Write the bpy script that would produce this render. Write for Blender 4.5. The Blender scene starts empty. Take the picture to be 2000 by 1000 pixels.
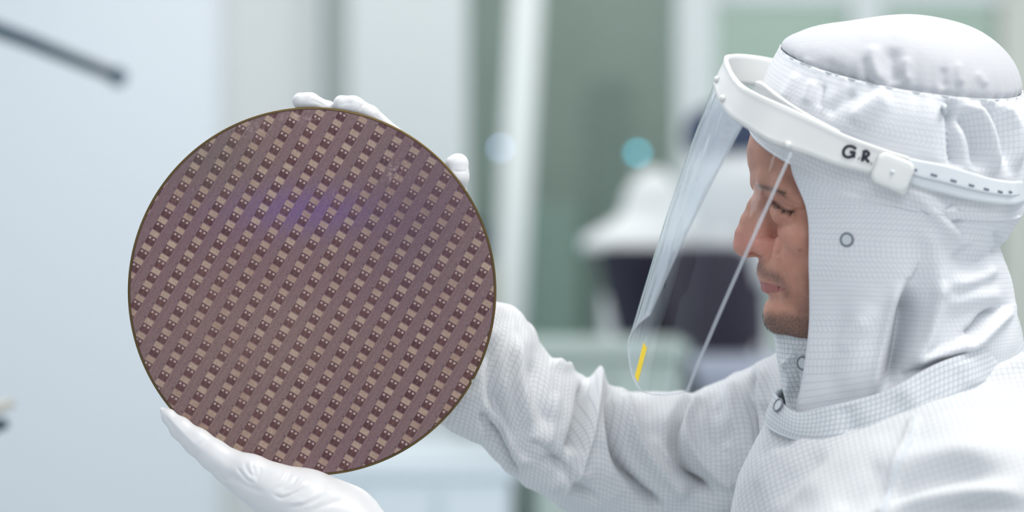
import bpy, bmesh, math, random
import numpy as np
from mathutils import Vector
from mathutils.bvhtree import BVHTree

random.seed(4)
RNG = np.random.default_rng(7)
SC = bpy.context.scene
COL = SC.collection

# ------------------------------------------------------------------ camera, world, lights, exposure
D = 1.8                      # distance camera -> wafer
S = 0.417e-3                 # metres per pixel at the wafer
FPX = D / S
ZC = 1.55                    # camera height
cam_d = bpy.data.cameras.new('camera')
cam = bpy.data.objects.new('camera', cam_d)
COL.objects.link(cam)
cam.location = (0, -D, ZC)
cam.rotation_euler = (math.pi / 2, 0, 0)
cam_d.sensor_width = 36
cam_d.lens = FPX * 36 / 2000
cam_d.clip_start = 0.05
cam_d.dof.use_dof = True
cam_d.dof.focus_distance = D - 0.005
cam_d.dof.aperture_fstop = 2.4
SC.camera = cam

w = bpy.data.worlds.new('world')
SC.world = w
w.use_nodes = True
bg = w.node_tree.nodes['Background']
bg.inputs[0].default_value = (0.91, 0.95, 1.0, 1)
bg.inputs[1].default_value = 0.49

def area(name, loc, target, size, size_y, power, color):
    d = bpy.data.lights.new(name, 'AREA')
    d.shape = 'RECTANGLE'
    d.size = size
    d.size_y = size_y
    d.energy = power
    d.color = color
    o = bpy.data.objects.new(name, d)
    COL.objects.link(o)
    o.location = loc
    o.rotation_euler = (Vector(target) - Vector(loc)).to_track_quat('-Z', 'Y').to_euler()
    return o
area('ceiling_or_fill_lamp', (0.9, -0.3, 3.1), (0.45, 0.05, 1.5), 1.0, 0.8, 22, (1.0, 0.965, 0.91))
area('ceiling_or_fill_lamp', (-0.7, 0.9, 3.1), (0.1, 0.1, 1.6), 1.0, 0.8, 15, (0.96, 0.98, 1.0))
area('ceiling_or_fill_lamp', (0.2, -2.6, 2.9), (0.2, 0.0, 1.4), 1.6, 0.8, 13, (0.92, 0.96, 1.0))  # fill light added on the camera side, not a known lamp
area('ceiling_or_fill_lamp', (0.5, 5.0, 3.1), (0.5, 5.4, 0.0), 5.0, 3.0, 34, (0.97, 1.0, 0.98))
area('ceiling_or_fill_lamp', (1.6, 8.1, 3.1), (1.6, 9.3, 1.6), 4.0, 0.6, 2.5, (0.97, 1.0, 0.98))  # added light to brighten the far mint wall, no visible source

vs = SC.view_settings
vs.view_transform = 'Standard'
vs.look = 'None'
vs.exposure = 0.50
vs.gamma = 1.0
vs.use_curve_mapping = False

# ------------------------------------------------------------------ helpers
def P(px, py, y=0.0):
    k = (D + y) / FPX
    return np.array([(px - 1000) * k, y, ZC + (500 - py) * k])

def to_px(v):
    k = (D + v[..., 1]) / FPX
    return 1000 + v[..., 0] / k, 500 - (v[..., 2] - ZC) / k

def tag(o, label=None, cat=None, group=None, kind=None):
    if label: o['label'] = label
    if cat: o['category'] = cat
    if group: o['group'] = group
    if kind: o['kind'] = kind
    return o

def mesh_obj(name, verts, faces, mat=None, parent=None, smooth=True, uv=None):
    me = bpy.data.meshes.new(name)
    if isinstance(faces, np.ndarray):
        faces = faces.tolist()
    me.from_pydata([tuple(map(float, v)) for v in verts], [], faces)
    if mat: me.materials.append(mat)
    if smooth:
        me.polygons.foreach_set('use_smooth', [True] * len(me.polygons))
    if uv is not None:
        lay = me.uv_layers.new(name='UVMap')
        li = np.empty(len(me.loops), dtype=np.int32)
        me.loops.foreach_get('vertex_index', li)
        lay.data.foreach_set('uv', np.asarray(uv, dtype=np.float32)[li].ravel())
    me.update()
    if len(me.vertices) < 40000:
        bm = bmesh.new(); bm.from_mesh(me)
        bmesh.ops.recalc_face_normals(bm, faces=bm.faces)
        bm.to_mesh(me); bm.free()
    o = bpy.data.objects.new(name, me)
    COL.objects.link(o)
    if parent: o.parent = parent
    return o

def empty(name, loc=(0, 0, 0)):
    o = bpy.data.objects.new(name, None)
    COL.objects.link(o)
    o.location = loc
    return o

def box(name, x0, x1, y0, y1, z0, z1, mat, parent=None, bevel=0.0):
    v = [(x, y, z) for x in (x0, x1) for y in (y0, y1) for z in (z0, z1)]
    f = [(0, 1, 3, 2), (4, 6, 7, 5), (0, 4, 5, 1), (2, 3, 7, 6), (0, 2, 6, 4), (1, 5, 7, 3)]
    o = mesh_obj(name, v, f, mat, parent, smooth=False)
    if bevel:
        m = o.modifiers.new('bevel', 'BEVEL'); m.width = bevel; m.segments = 3
    return o

def catmull(pts, n):
    """resample a list of vectors (any shape) with n samples per segment"""
    p = np.asarray(pts, float)
    p = np.concatenate([2 * p[:1] - p[1:2], p, 2 * p[-1:] - p[-2:-1]])
    out = []
    for i in range(1, len(p) - 2):
        for k in range(n):
            t = k / n
            out.append(0.5 * (2 * p[i] + (p[i + 1] - p[i - 1]) * t + (2 * p[i - 1] - 5 * p[i] + 4 * p[i + 1] - p[i + 2]) * t * t
                       + (-p[i - 1] + 3 * p[i] - 3 * p[i + 1] + p[i + 2]) * t ** 3))
    out.append(p[-2])
    return np.array(out)

def grid_faces(r, c, wrap=False):
    i = np.arange(r - 1)[:, None]
    j = np.arange(c if wrap else c - 1)[None, :]
    a = i * c + j
    b = i * c + (j + 1) % c
    return np.stack([a, b, b + c, a + c], -1).reshape(-1, 4)

def grid_normals(g, wrap=False):
    if wrap:
        du = np.roll(g, -1, 1) - np.roll(g, 1, 1)
    else:
        du = np.gradient(g, axis=1)
    dv = np.gradient(g, axis=0)
    n = np.cross(du, dv)
    n /= np.linalg.norm(n, axis=-1, keepdims=True) + 1e-12
    return n

def grid_uv(g, wrap=False):
    """metric parameters: arc length along rows and columns (m)"""
    dv = np.linalg.norm(np.diff(g, axis=0), axis=-1).mean(1)
    v = np.concatenate([[0], np.cumsum(dv)])
    du = np.linalg.norm(np.diff(g, axis=1), axis=-1)
    u = np.concatenate([np.zeros((g.shape[0], 1)), np.cumsum(du, 1)], 1)
    u = u - u[:, u.shape[1] // 2:u.shape[1] // 2 + 1]
    uv = np.stack([u, np.repeat(v[:, None], g.shape[1], 1)], -1)
    return uv.reshape(-1, 2)

def polydist(px, py, line):
    """signed distance and end falloff parameter to a polyline given in picture pixels"""
    best = np.full(px.shape, 1e9); sg = np.zeros(px.shape); tt = np.zeros(px.shape)
    L = np.array(line, float)
    if len(L) > 2:
        L = catmull(L, 4)
    seg = np.linalg.norm(np.diff(L, axis=0), axis=1)
    cum = np.concatenate([[0], np.cumsum(seg)]); tot = cum[-1]
    for i in range(len(L) - 1):
        a, b = L[i], L[i + 1]
        d = b - a; l2 = (d ** 2).sum() + 1e-9
        t = np.clip(((px - a[0]) * d[0] + (py - a[1]) * d[1]) / l2, 0, 1)
        dx = px - a[0] - t * d[0]; dy = py - a[1] - t * d[1]
        dist = np.hypot(dx, dy)
        m = dist < best
        cr = np.sign(d[0] * dy - d[1] * dx)
        best = np.where(m, dist, best); sg = np.where(m, cr, sg)
        tt = np.where(m, (cum[i] + t * seg[i]) / tot, tt)
    return best, sg, tt

def smooth01(x):
    x = np.clip(x, 0, 1)
    return x * x * (3 - 2 * x)

GAIN = 1.0
def fold_disp(v, nrm, folds, facing=True):
    """height (m) added along the normal: folds = (polyline px, width on +side, width on -side, height mm [, fade])
    the + side lies to the right of the polyline as drawn on the picture"""
    px, py = to_px(v)
    h = np.zeros(px.shape)
    for f in folds:
        line, w1, w2, hh = f[:4]
        fade = f[4] if len(f) > 4 else 0.25
        d, sg, t = polydist(px, py, line)
        ww = np.where(sg > 0, w1, w2)
        prof = np.exp(-(d / ww) ** 2)
        e = smooth01(t / fade) * smooth01((1 - t) / fade) if fade > 0 else 1
        if fade > 0:
            e = 0.15 + 0.85 * e
        h += hh * GAIN * 1e-3 * prof * e
    if facing:
        vd = v - np.array([0, -D, ZC]); vd = vd / np.linalg.norm(vd, axis=-1, keepdims=True)
        f = -(vd * nrm).sum(-1)
        h *= smooth01((f + 0.45) / 0.4)
    return h

def waves(v, freq, amp, seed=0, n=7):
    """soft irregular undulation from random plane waves (m)"""
    r = np.random.default_rng(seed)
    h = np.zeros(v.shape[:-1])
    for i in range(n):
        k = r.normal(size=3); k /= np.linalg.norm(k)
        fr = freq * (0.6 + 1.3 * r.random())
        h += np.sin((v @ k) * fr * 2 * math.pi + r.random() * 6.28 + 1.4 * np.sin(v @ r.normal(size=3) * fr * 3))
    return h * amp / math.sqrt(n)

def surface_nets(F, org, h):
    """naive surface nets, inside where F < 0"""
    nx, ny, nz = F.shape
    cy, cz = ny - 1, nz - 1
    s = F < 0
    ids, pos, quads = [], [], []
    for ax in range(3):
        sl0 = [slice(None)] * 3; sl1 = [slice(None)] * 3
        sl0[ax] = slice(0, -1); sl1[ax] = slice(1, None)
        c = s[tuple(sl0)] != s[tuple(sl1)]
        I = np.argwhere(c)
        o1, o2 = [(1, 2), (2, 0), (0, 1)][ax]
        ok = (I[:, o1] > 0) & (I[:, o2] > 0) & (I[:, o1] < F.shape[o1] - 1) & (I[:, o2] < F.shape[o2] - 1)
        I = I[ok]
        f0 = F[I[:, 0], I[:, 1], I[:, 2]]
        J = I.copy(); J[:, ax] += 1
        f1 = F[J[:, 0], J[:, 1], J[:, 2]]
        p = I.astype(np.float64); p[:, ax] += f0 / (f0 - f1)
        q = []
        for a, b in ((-1, -1), (0, -1), (0, 0), (-1, 0)):
            K = I.copy(); K[:, o1] += a; K[:, o2] += b
            cid = (K[:, 0] * cy + K[:, 1]) * cz + K[:, 2]
            ids.append(cid); pos.append(p); q.append(cid)
        q = np.stack(q, 1)
        flip = f0 >= 0
        q[flip] = q[flip][:, ::-1]
        quads.append(q)
    ids = np.concatenate(ids); pos = np.concatenate(pos); quads = np.concatenate(quads)
    u, inv = np.unique(ids, return_inverse=True)
    cnt = np.bincount(inv)
    V = np.stack([np.bincount(inv, pos[:, k]) / cnt for k in range(3)], 1)
    return V * h + np.asarray(org), np.searchsorted(u, quads)

def mesh_normals(V, Fq):
    a, b, c, d = V[Fq[:, 0]], V[Fq[:, 1]], V[Fq[:, 2]], V[Fq[:, 3]]
    fn = np.cross(c - a, d - b)
    n = np.zeros_like(V)
    for k in range(4):
        for ax in range(3):
            n[:, ax] += np.bincount(Fq[:, k], fn[:, ax], minlength=len(V))
    return n / (np.linalg.norm(n, axis=1, keepdims=True) + 1e-12)

def relax(V, Fq, it=1, lam=0.5):
    for _ in range(it):
        acc = np.zeros_like(V); cnt = np.zeros(len(V))
        for k in range(4):
            a = Fq[:, k]
            for o in (1, 3):
                b = Fq[:, (k + o) % 4]
                for ax in range(3):
                    acc[:, ax] += np.bincount(a, V[b, ax], minlength=len(V))
                cnt += np.bincount(a, minlength=len(V))
        V = V + lam * (acc / np.maximum(cnt, 1)[:, None] - V)
    return V

class Field:
    def __init__(s, lo, hi, h):
        s.h = h; s.lo = np.array(lo, float)
        n = np.ceil((np.array(hi) - s.lo) / h).astype(int) + 1
        s.ax = [(s.lo[k] + h * np.arange(n[k])).astype(np.float32) for k in range(3)]
        s.F = np.full(tuple(n), 1.0, np.float32)
    def sub(s, lo, hi):
        sl = []
        for k in range(3):
            a = int(max(0, math.floor((lo[k] - s.lo[k]) / s.h))); b = int(min(len(s.ax[k]), math.ceil((hi[k] - s.lo[k]) / s.h) + 1))
            sl.append(slice(a, max(a, b)))
        X = s.ax[0][sl[0]][:, None, None]; Y = s.ax[1][sl[1]][None, :, None]; Z = s.ax[2][sl[2]][None, None, :]
        return tuple(sl), X, Y, Z
    def comb(s, sl, d, k, op):
        F = s.F[sl]
        if op == 'add':
            hh = np.clip(0.5 + 0.5 * (F - d) / k, 0, 1); s.F[sl] = F * (1 - hh) + d * hh - k * hh * (1 - hh)
        else:
            hh = np.clip(0.5 - 0.5 * (F + d) / k, 0, 1); s.F[sl] = F * (1 - hh) - d * hh + k * hh * (1 - hh)
    def cone(s, a, b, ra, rb, k=0.004, op='add'):
        a = np.asarray(a, float); b = np.asarray(b, float)
        m = max(ra, rb) + 2.5 * k + 2 * s.h
        sl, X, Y, Z = s.sub(np.minimum(a, b) - m, np.maximum(a, b) + m)
        d = b - a; l2 = float((d ** 2).sum()) + 1e-12
        t = np.clip(((X - a[0]) * d[0] + (Y - a[1]) * d[1] + (Z - a[2]) * d[2]) / l2, 0, 1)
        q = np.sqrt((X - a[0] - t * d[0]) ** 2 + (Y - a[1] - t * d[1]) ** 2 + (Z - a[2] - t * d[2]) ** 2) - (ra + (rb - ra) * t)
        s.comb(sl, q.astype(np.float32), k, op)
    def chain(s, pts, k=0.004, op='add'):
        for (a, ra), (b, rb) in zip(pts[:-1], pts[1:]):
            s.cone(a, b, ra, rb, k, op)
    def ell(s, c, r, k=0.004, op='add', rot=0.0, rotz=0.0):
        c = np.asarray(c, float)
        m = max(r) + 2.5 * k + 2 * s.h
        sl, X, Y, Z = s.sub(c - m, c + m)
        x = X - c[0]; y = Y - c[1]; z = Z - c[2]
        if rot:      # rotate in the XZ plane
            x, z = x * math.cos(rot) + z * math.sin(rot), -x * math.sin(rot) + z * math.cos(rot)
        if rotz:
            x, y = x * math.cos(rotz) + y * math.sin(rotz), -x * math.sin(rotz) + y * math.cos(rotz)
        q = np.sqrt((x / r[0]) ** 2 + (y / r[1]) ** 2 + (z / r[2]) ** 2)
        g = np.sqrt((x / r[0] ** 2) ** 2 + (y / r[1] ** 2) ** 2 + (z / r[2] ** 2) ** 2) + 1e-6
        s.comb(sl, (q * (q - 1) / g).astype(np.float32), k, op)
    def mesh(s):
        return surface_nets(s.F, s.lo, s.h)

CAMP = Vector((0, -D, ZC))
def bvh_of(o):
    me = o.data
    return BVHTree.FromPolygons([v.co for v in me.vertices], [p.vertices[:] for p in me.polygons])
def hit(bvh, px, py, off=0.0):
    d = (Vector(P(px, py, 0.0)) - CAMP).normalized()
    loc, n, i, dist = bvh.ray_cast(CAMP, d)
    if loc is None:
        return Vector(P(px, py, -0.1)), Vector((0, -1, 0))
    if n.dot(d) > 0: n = -n
    return loc + n * off, n

def tube(name, pts, rad, mat, parent=None, seg=10, flat=None):
    p = np.array(pts, float)
    rad = np.broadcast_to(np.array(rad, float), (len(p),))
    t = np.gradient(p, axis=0); t /= np.linalg.norm(t, axis=1, keepdims=True) + 1e-12
    ref = np.array([0, -1.0, 0.02])
    a = np.cross(t, ref); a /= np.linalg.norm(a, axis=1, keepdims=True) + 1e-12
    b = np.cross(a, t)
    th = np.linspace(0, 2 * math.pi, seg, endpoint=False)
    g = p[:, None] + rad[:, None, None] * (np.cos(th)[None, :, None] * a[:, None] + np.sin(th)[None, :, None] * b[:, None] * (flat or 1))
    V = g.reshape(-1, 3).tolist(); F = grid_faces(len(p), seg, True).tolist()
    V += [p[0].tolist(), p[-1].tolist()]; n = len(p) * seg
    for j in range(seg):
        F.append((n, (j + 1) % seg, j)); F.append((n + 1, n - seg + j, n - seg + (j + 1) % seg))
    return mesh_obj(name, V, F, mat, parent)

# ------------------------------------------------------------------ materials
def new_mat(name):
    m = bpy.data.materials.new(name); m.use_nodes = True
    nt = m.node_tree
    return m, nt, nt.nodes['Principled BSDF']

def plain(name, col, rough=0.5, metal=0.0, noise=0.0, scale=5.0, emit=None, spec=None):
    m, nt, b = new_mat(name)
    b.inputs['Roughness'].default_value = rough
    b.inputs['Metallic'].default_value = metal
    if spec is not None: b.inputs['Specular IOR Level'].default_value = spec
    if noise:
        tc = nt.nodes.new('ShaderNodeTexCoord'); n = nt.nodes.new('ShaderNodeTexNoise'); n.inputs['Scale'].default_value = scale
        n.inputs['Detail'].default_value = 3
        nt.links.new(tc.outputs['Object'], n.inputs['Vector'])
        mx = nt.nodes.new('ShaderNodeMix'); mx.data_type = 'RGBA'
        mx.inputs[6].default_value = tuple(c * (1 - noise) for c in col) + (1,)
        mx.inputs[7].default_value = tuple(min(1, c * (1 + noise)) for c in col) + (1,)
        nt.links.new(n.outputs['Fac'], mx.inputs[0]); nt.links.new(mx.outputs[2], b.inputs['Base Color'])
    else:
        b.inputs['Base Color'].default_value = (*col, 1)
    if emit:
        b.inputs['Emission Color'].default_value = (*emit[0], 1)
        b.inputs['Emission Strength'].default_value = emit[1]
    return m

def math_node(nt, op, a, b=None, c=None):
    n = nt.nodes.new('ShaderNodeMath'); n.operation = op
    for k, x in enumerate((a, b, c)):
        if x is None: continue
        if isinstance(x, (int, float)): n.inputs[k].default_value = x
        else: nt.links.new(x, n.inputs[k])
    return n.outputs[0]

def mixc(nt, fac, a, b):
    n = nt.nodes.new('ShaderNodeMix'); n.data_type = 'RGBA'
    for k, x in ((0, fac), (6, a), (7, b)):
        if isinstance(x, (int, float)): n.inputs[k].default_value = x
        elif isinstance(x, tuple): n.inputs[k].default_value = (*x, 1)
        else: nt.links.new(x, n.inputs[k])
    return n.outputs[2]

def cloth_mat(name, base=(0.66, 0.675, 0.69), line=(0.27, 0.31, 0.37), pitch=0.0046, width=0.10, alpha=0.40):
    """woven cleanroom fabric with a fine conductive thread grid, laid out in metres along the cloth (UV)"""
    m, nt, b = new_mat(name)
    uv = nt.nodes.new('ShaderNodeUVMap'); uv.uv_map = 'UVMap'
    nz = nt.nodes.new('ShaderNodeTexNoise'); nz.inputs['Scale'].default_value = 14; nz.inputs['Detail'].default_value = 1
    nt.links.new(uv.outputs[0], nz.inputs['Vector'])
    add = nt.nodes.new('ShaderNodeVectorMath'); add.operation = 'MULTIPLY_ADD'
    nt.links.new(nz.outputs['Color'], add.inputs[0]); add.inputs[1].default_value = (0.004, 0.004, 0); nt.links.new(uv.outputs[0], add.inputs[2])
    sp = nt.nodes.new('ShaderNodeSeparateXYZ'); nt.links.new(add.outputs[0], sp.inputs[0])
    ls = []
    for k in (0, 1):
        f = math_node(nt, 'FRACT', math_node(nt, 'MULTIPLY', sp.outputs[k], 1 / pitch))
        d = math_node(nt, 'ABSOLUTE', math_node(nt, 'SUBTRACT', f, 0.5))
        mr = nt.nodes.new('ShaderNodeMapRange'); mr.inputs['From Min'].default_value = width * 1.25; mr.inputs['From Max'].default_value = width * 0.35
        nt.links.new(d, mr.inputs['Value']); ls.append(mr.outputs[0])
    g = math_node(nt, 'MULTIPLY', math_node(nt, 'MAXIMUM', ls[0], ls[1]), alpha)
    c = mixc(nt, g, base, line)
    nt.links.new(c, b.inputs['Base Color'])
    b.inputs['Roughness'].default_value = 0.75
    b.inputs['Sheen Weight'].default_value = 0.15
    b.inputs['Specular IOR Level'].default_value = 0.3
    # fine weave bump
    tx = nt.nodes.new('ShaderNodeTexNoise'); tx.inputs['Scale'].default_value = 420; tx.inputs['Detail'].default_value = 2
    nt.links.new(uv.outputs[0], tx.inputs['Vector'])
    n2 = nt.nodes.new('ShaderNodeTexNoise'); n2.inputs['Scale'].default_value = 38; n2.inputs['Detail'].default_value = 3
    nt.links.new(uv.outputs[0], n2.inputs['Vector'])
    hsum = math_node(nt, 'MULTIPLY_ADD', n2.outputs['Fac'], 3.0, tx.outputs['Fac'])
    bp = nt.nodes.new('ShaderNodeBump'); bp.inputs['Strength'].default_value = 0.22; bp.inputs['Distance'].default_value = 0.0009
    nt.links.new(hsum, bp.inputs['Height']); nt.links.new(bp.outputs[0], b.inputs['Normal'])
    return m

M_CLOTH = cloth_mat('coverall_fabric')
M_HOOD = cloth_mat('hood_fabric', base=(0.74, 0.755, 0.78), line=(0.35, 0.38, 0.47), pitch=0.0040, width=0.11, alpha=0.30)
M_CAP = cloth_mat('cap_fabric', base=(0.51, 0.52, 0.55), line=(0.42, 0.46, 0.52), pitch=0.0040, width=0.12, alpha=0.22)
M_COLLAR = cloth_mat('collar_fabric', base=(0.65, 0.675, 0.70), line=(0.31, 0.37, 0.43), pitch=0.0042, width=0.14, alpha=0.6)
M_STITCH = plain('stitching', (0.60, 0.64, 0.68), 0.8)
M_PLASTIC = plain('white_plastic', (0.74, 0.75, 0.74), 0.32)
M_BLACK = plain('black_marker', (0.012, 0.014, 0.03), 0.6)
M_SLOT = plain('slot_shadow_gap', (0.16, 0.19, 0.24), 0.8)
M_METAL = plain('snap_metal', (0.22, 0.24, 0.27), 0.45, 0.4)

def glove_mat():
    m, nt, b = new_mat('glove_nitrile')
    b.inputs['Base Color'].default_value = (0.71, 0.72, 0.735, 1)
    b.inputs['Roughness'].default_value = 0.42
    b.inputs['Subsurface Weight'].default_value = 0.25
    b.inputs['Subsurface Radius'].default_value = (0.004, 0.003, 0.003)
    b.inputs['Subsurface Scale'].default_value = 1.0
    tc = nt.nodes.new('ShaderNodeTexCoord'); n = nt.nodes.new('ShaderNodeTexNoise')
    n.inputs['Scale'].default_value = 90; n.inputs['Detail'].default_value = 4
    nt.links.new(tc.outputs['Object'], n.inputs['Vector'])
    bp = nt.nodes.new('ShaderNodeBump'); bp.inputs['Strength'].default_value = 0.15; bp.inputs['Distance'].default_value = 0.001
    nt.links.new(n.outputs['Fac'], bp.inputs['Height']); nt.links.new(bp.outputs[0], b.inputs['Normal'])
    return m
M_GLOVE = glove_mat()

def skin_mat():
    m, nt, b = new_mat('skin')
    at = nt.nodes.new('ShaderNodeAttribute'); at.attribute_name = 'pigment'
    tc = nt.nodes.new('ShaderNodeTexCoord')
    n = nt.nodes.new('ShaderNodeTexNoise'); n.inputs['Scale'].default_value = 60; n.inputs['Detail'].default_value = 4
    nt.links.new(tc.outputs['Object'], n.inputs['Vector'])
    mr = nt.nodes.new('ShaderNodeMapRange'); mr.inputs['From Min'].default_value = 0.3; mr.inputs['From Max'].default_value = 0.7
    mr.inputs['To Min'].default_value = 0.88; mr.inputs['To Max'].default_value = 1.1
    nt.links.new(n.outputs['Fac'], mr.inputs['Value'])
    vm = nt.nodes.new('ShaderNodeVectorMath'); vm.operation = 'SCALE'
    nt.links.new(at.outputs['Color'], vm.inputs[0]); nt.links.new(mr.outputs[0], vm.inputs['Scale'])
    nt.links.new(vm.outputs[0], b.inputs['Base Color'])
    b.inputs['Roughness'].default_value = 0.5
    b.inputs['Specular IOR Level'].default_value = 0.4
    b.inputs['Subsurface Weight'].default_value = 0.3
    b.inputs['Subsurface Radius'].default_value = (0.004, 0.0016, 0.0010)
    b.inputs['Subsurface Scale'].default_value = 0.8
    v = nt.nodes.new('ShaderNodeTexVoronoi'); v.inputs['Scale'].default_value = 900
    nt.links.new(tc.outputs['Object'], v.inputs['Vector'])
    n3 = nt.nodes.new('ShaderNodeTexNoise'); n3.inputs['Scale'].default_value = 260; n3.inputs['Detail'].default_value = 3
    nt.links.new(tc.outputs['Object'], n3.inputs['Vector'])
    hs = math_node(nt, 'ADD', v.outputs['Distance'], n3.outputs['Fac'])
    bp = nt.nodes.new('ShaderNodeBump'); bp.inputs['Strength'].default_value = 0.35; bp.inputs['Distance'].default_value = 0.0004
    nt.links.new(hs, bp.inputs['Height']); nt.links.new(bp.outputs[0], b.inputs['Normal'])
    return m
M_SKIN = skin_mat()
M_HAIR = plain('dark_hair', (0.035, 0.025, 0.022), 0.6)

def visor_mat(name, gloss=1.0, tint=(0.97, 0.985, 0.99)):
    m = bpy.data.materials.new(name); m.use_nodes = True
    nt = m.node_tree; nt.nodes.clear()
    out = nt.nodes.new('ShaderNodeOutputMaterial')
    tr = nt.nodes.new('ShaderNodeBsdfTransparent'); tr.inputs[0].default_value = (*tint, 1)
    gl = nt.nodes.new('ShaderNodeBsdfGlossy'); gl.inputs['Roughness'].default_value = 0.03; gl.inputs[0].default_value = (0.95, 0.97, 1, 1)
    fr = nt.nodes.new('ShaderNodeFresnel'); fr.inputs[0].default_value = 1.45
    f = math_node(nt, 'MINIMUM', math_node(nt, 'MULTIPLY', fr.outputs[0], gloss), 1.0)
    mx = nt.nodes.new('ShaderNodeMixShader')
    nt.links.new(f, mx.inputs[0]); nt.links.new(tr.outputs[0], mx.inputs[1]); nt.links.new(gl.outputs[0], mx.inputs[2])
    tc = nt.nodes.new('ShaderNodeTexCoord'); mp = nt.nodes.new('ShaderNodeMapping'); mp.inputs['Scale'].default_value = (26, 26, 3)
    n = nt.nodes.new('ShaderNodeTexNoise'); n.inputs['Scale'].default_value = 1.4; n.inputs['Detail'].default_value = 1
    nt.links.new(tc.outputs['Object'], mp.inputs[0]); nt.links.new(mp.outputs[0], n.inputs['Vector'])
    bp = nt.nodes.new('ShaderNodeBump'); bp.inputs['Strength'].default_value = 0.7; bp.inputs['Distance'].default_value = 0.01
    nt.links.new(n.outputs['Fac'], bp.inputs['Height']); nt.links.new(bp.outputs[0], gl.inputs['Normal'])
    nt.links.new(mx.outputs[0], out.inputs[0])
    return m
M_VISOR = visor_mat('visor_plastic', 0.65)

def wafer_mat():
    """patterned silicon: repeating chip dies in slanted columns, procedural, in the wafer's own plane"""
    m, nt, b = new_mat('wafer_pattern')
    tc = nt.nodes.new('ShaderNodeTexCoord')
    sp = nt.nodes.new('ShaderNodeSeparateXYZ'); nt.links.new(tc.outputs['Object'], sp.inputs[0])
    X, Z = sp.outputs[0], sp.outputs[2]
    mul = lambda a, c: math_node(nt, 'MULTIPLY', a, c)
    addn = lambda a, c: math_node(nt, 'ADD', a, c)
    sub = lambda a, c: math_node(nt, 'SUBTRACT', a, c)
    s = S
    ang = WAF_ANG
    ca, sa = math.cos(ang), math.sin(ang)
    # p across the columns (right-down), q along the columns (right-up), in pixels
    p = addn(mul(X, ca / s), mul(Z, -sa / s))
    q = addn(mul(X, sa / s), mul(Z, ca / s))
    p = addn(p, WAF_P0); q = addn(q, WAF_Q0)
    pc = sub(math_node(nt, 'MODULO', addn(p, 5000 * WAF_PX), WAF_PX), WAF_PX / 2)   # cell coords centred
    qc = sub(math_node(nt, 'MODULO', addn(q, 5000 * WAF_PY), WAF_PY), WAF_PY / 2)
    def inside(v, c, hw, soft=0.5):
        d = math_node(nt, 'ABSOLUTE', sub(v, c))
        mr = nt.nodes.new('ShaderNodeMapRange'); mr.inputs['From Min'].default_value = hw + soft; mr.inputs['From Max'].default_value = hw - soft
        nt.links.new(d, mr.inputs['Value']); return mr.outputs[0]
    def rect(cx, cy, hx, hy, soft=0.5):
        return mul(inside(pc, cx, hx, soft), inside(qc, cy, hy, soft))
    def noise(scale, detail=2, vec=None, rough=0.5):
        n = nt.nodes.new('ShaderNodeTexNoise'); n.inputs['Scale'].default_value = scale; n.inputs['Detail'].default_value = detail
        n.inputs['Roughness'].default_value = rough
        nt.links.new(vec or tc.outputs['Object'], n.inputs['Vector']); return n.outputs['Fac']
    def ramp(v, a, bb):
        mr = nt.nodes.new('ShaderNodeMapRange'); mr.inputs['From Min'].default_value = a; mr.inputs['From Max'].default_value = bb
        nt.links.new(v, mr.inputs['Value']); return mr.outputs[0]
    die = rect(0, -6, 8.6, 8.2)
    blk = rect(0.2, 8.8, 8.6, 5.2)
    line = mul(inside(pc, 0, 0.35, 0.4), inside(qc, 0, 14.6))
    sq = addn(rect(-4.2, -1.6, 2.3, 2.2), rect(4.4, -1.6, 2.3, 2.2))
    hl = mul(inside(qc, 9.2, 0.3, 0.35), inside(pc, 0, 8))
    spot = rect(-11.5, 13.2, 1.6, 2.2, 0.8)
    strip_a = inside(pc, -14, 3.0, 1.2)
    strip_b = inside(pc, 15, 1.1, 0.8)
    grain = noise(1400, 3)
    broad = noise(7, 1)
    base = mixc(nt, ramp(broad, 0.35, 0.65), (0.245, 0.145, 0.165), (0.27, 0.175, 0.165))
    base = mixc(nt, mul(strip_a, 0.35), base, (0.21, 0.155, 0.17))
    base = mixc(nt, mul(strip_b, 0.35), base, (0.16, 0.11, 0.125))
    darkc = mixc(nt, ramp(noise(30, 2), 0.35, 0.65), (0.105, 0.042, 0.048), (0.155, 0.068, 0.066))
    c = mixc(nt, die, base, darkc)
    edge = mul(die, sub(1.0, rect(0, -6, 7.4, 7.0, 0.6)))
    c = mixc(nt, mul(edge, 0.6), c, (0.045, 0.018, 0.025))
    bc = mixc(nt, ramp(noise(22, 2), 0.35, 0.65), (0.43, 0.285, 0.22), (0.54, 0.40, 0.31))
    c = mixc(nt, blk, c, bc)
    c = mixc(nt, mul(hl, mul(blk, 0.35)), c, (0.25, 0.16, 0.14))
    c = mixc(nt, mul(line, addn(mul(die, 0.35), mul(blk, 0.3))), c, (0.42, 0.30, 0.27))
    c = mixc(nt, mul(sq, 0.95), c, (0.56, 0.42, 0.39))
    c = mixc(nt, mul(spot, 0.55), c, (0.10, 0.05, 0.07))
    # violet diffraction sheen and broad reflections, painted into the disc's colour
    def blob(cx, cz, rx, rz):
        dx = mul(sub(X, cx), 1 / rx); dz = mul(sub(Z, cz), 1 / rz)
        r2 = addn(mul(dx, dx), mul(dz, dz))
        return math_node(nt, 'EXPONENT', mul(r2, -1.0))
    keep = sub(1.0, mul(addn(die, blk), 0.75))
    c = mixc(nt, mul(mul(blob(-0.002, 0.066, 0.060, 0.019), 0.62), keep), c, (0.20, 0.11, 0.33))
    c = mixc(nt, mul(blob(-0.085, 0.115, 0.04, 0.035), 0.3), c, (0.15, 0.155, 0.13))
    c = mixc(nt, mul(blob(0.085, 0.07, 0.06, 0.08), 0.42), c, (0.13, 0.085, 0.13))
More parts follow.
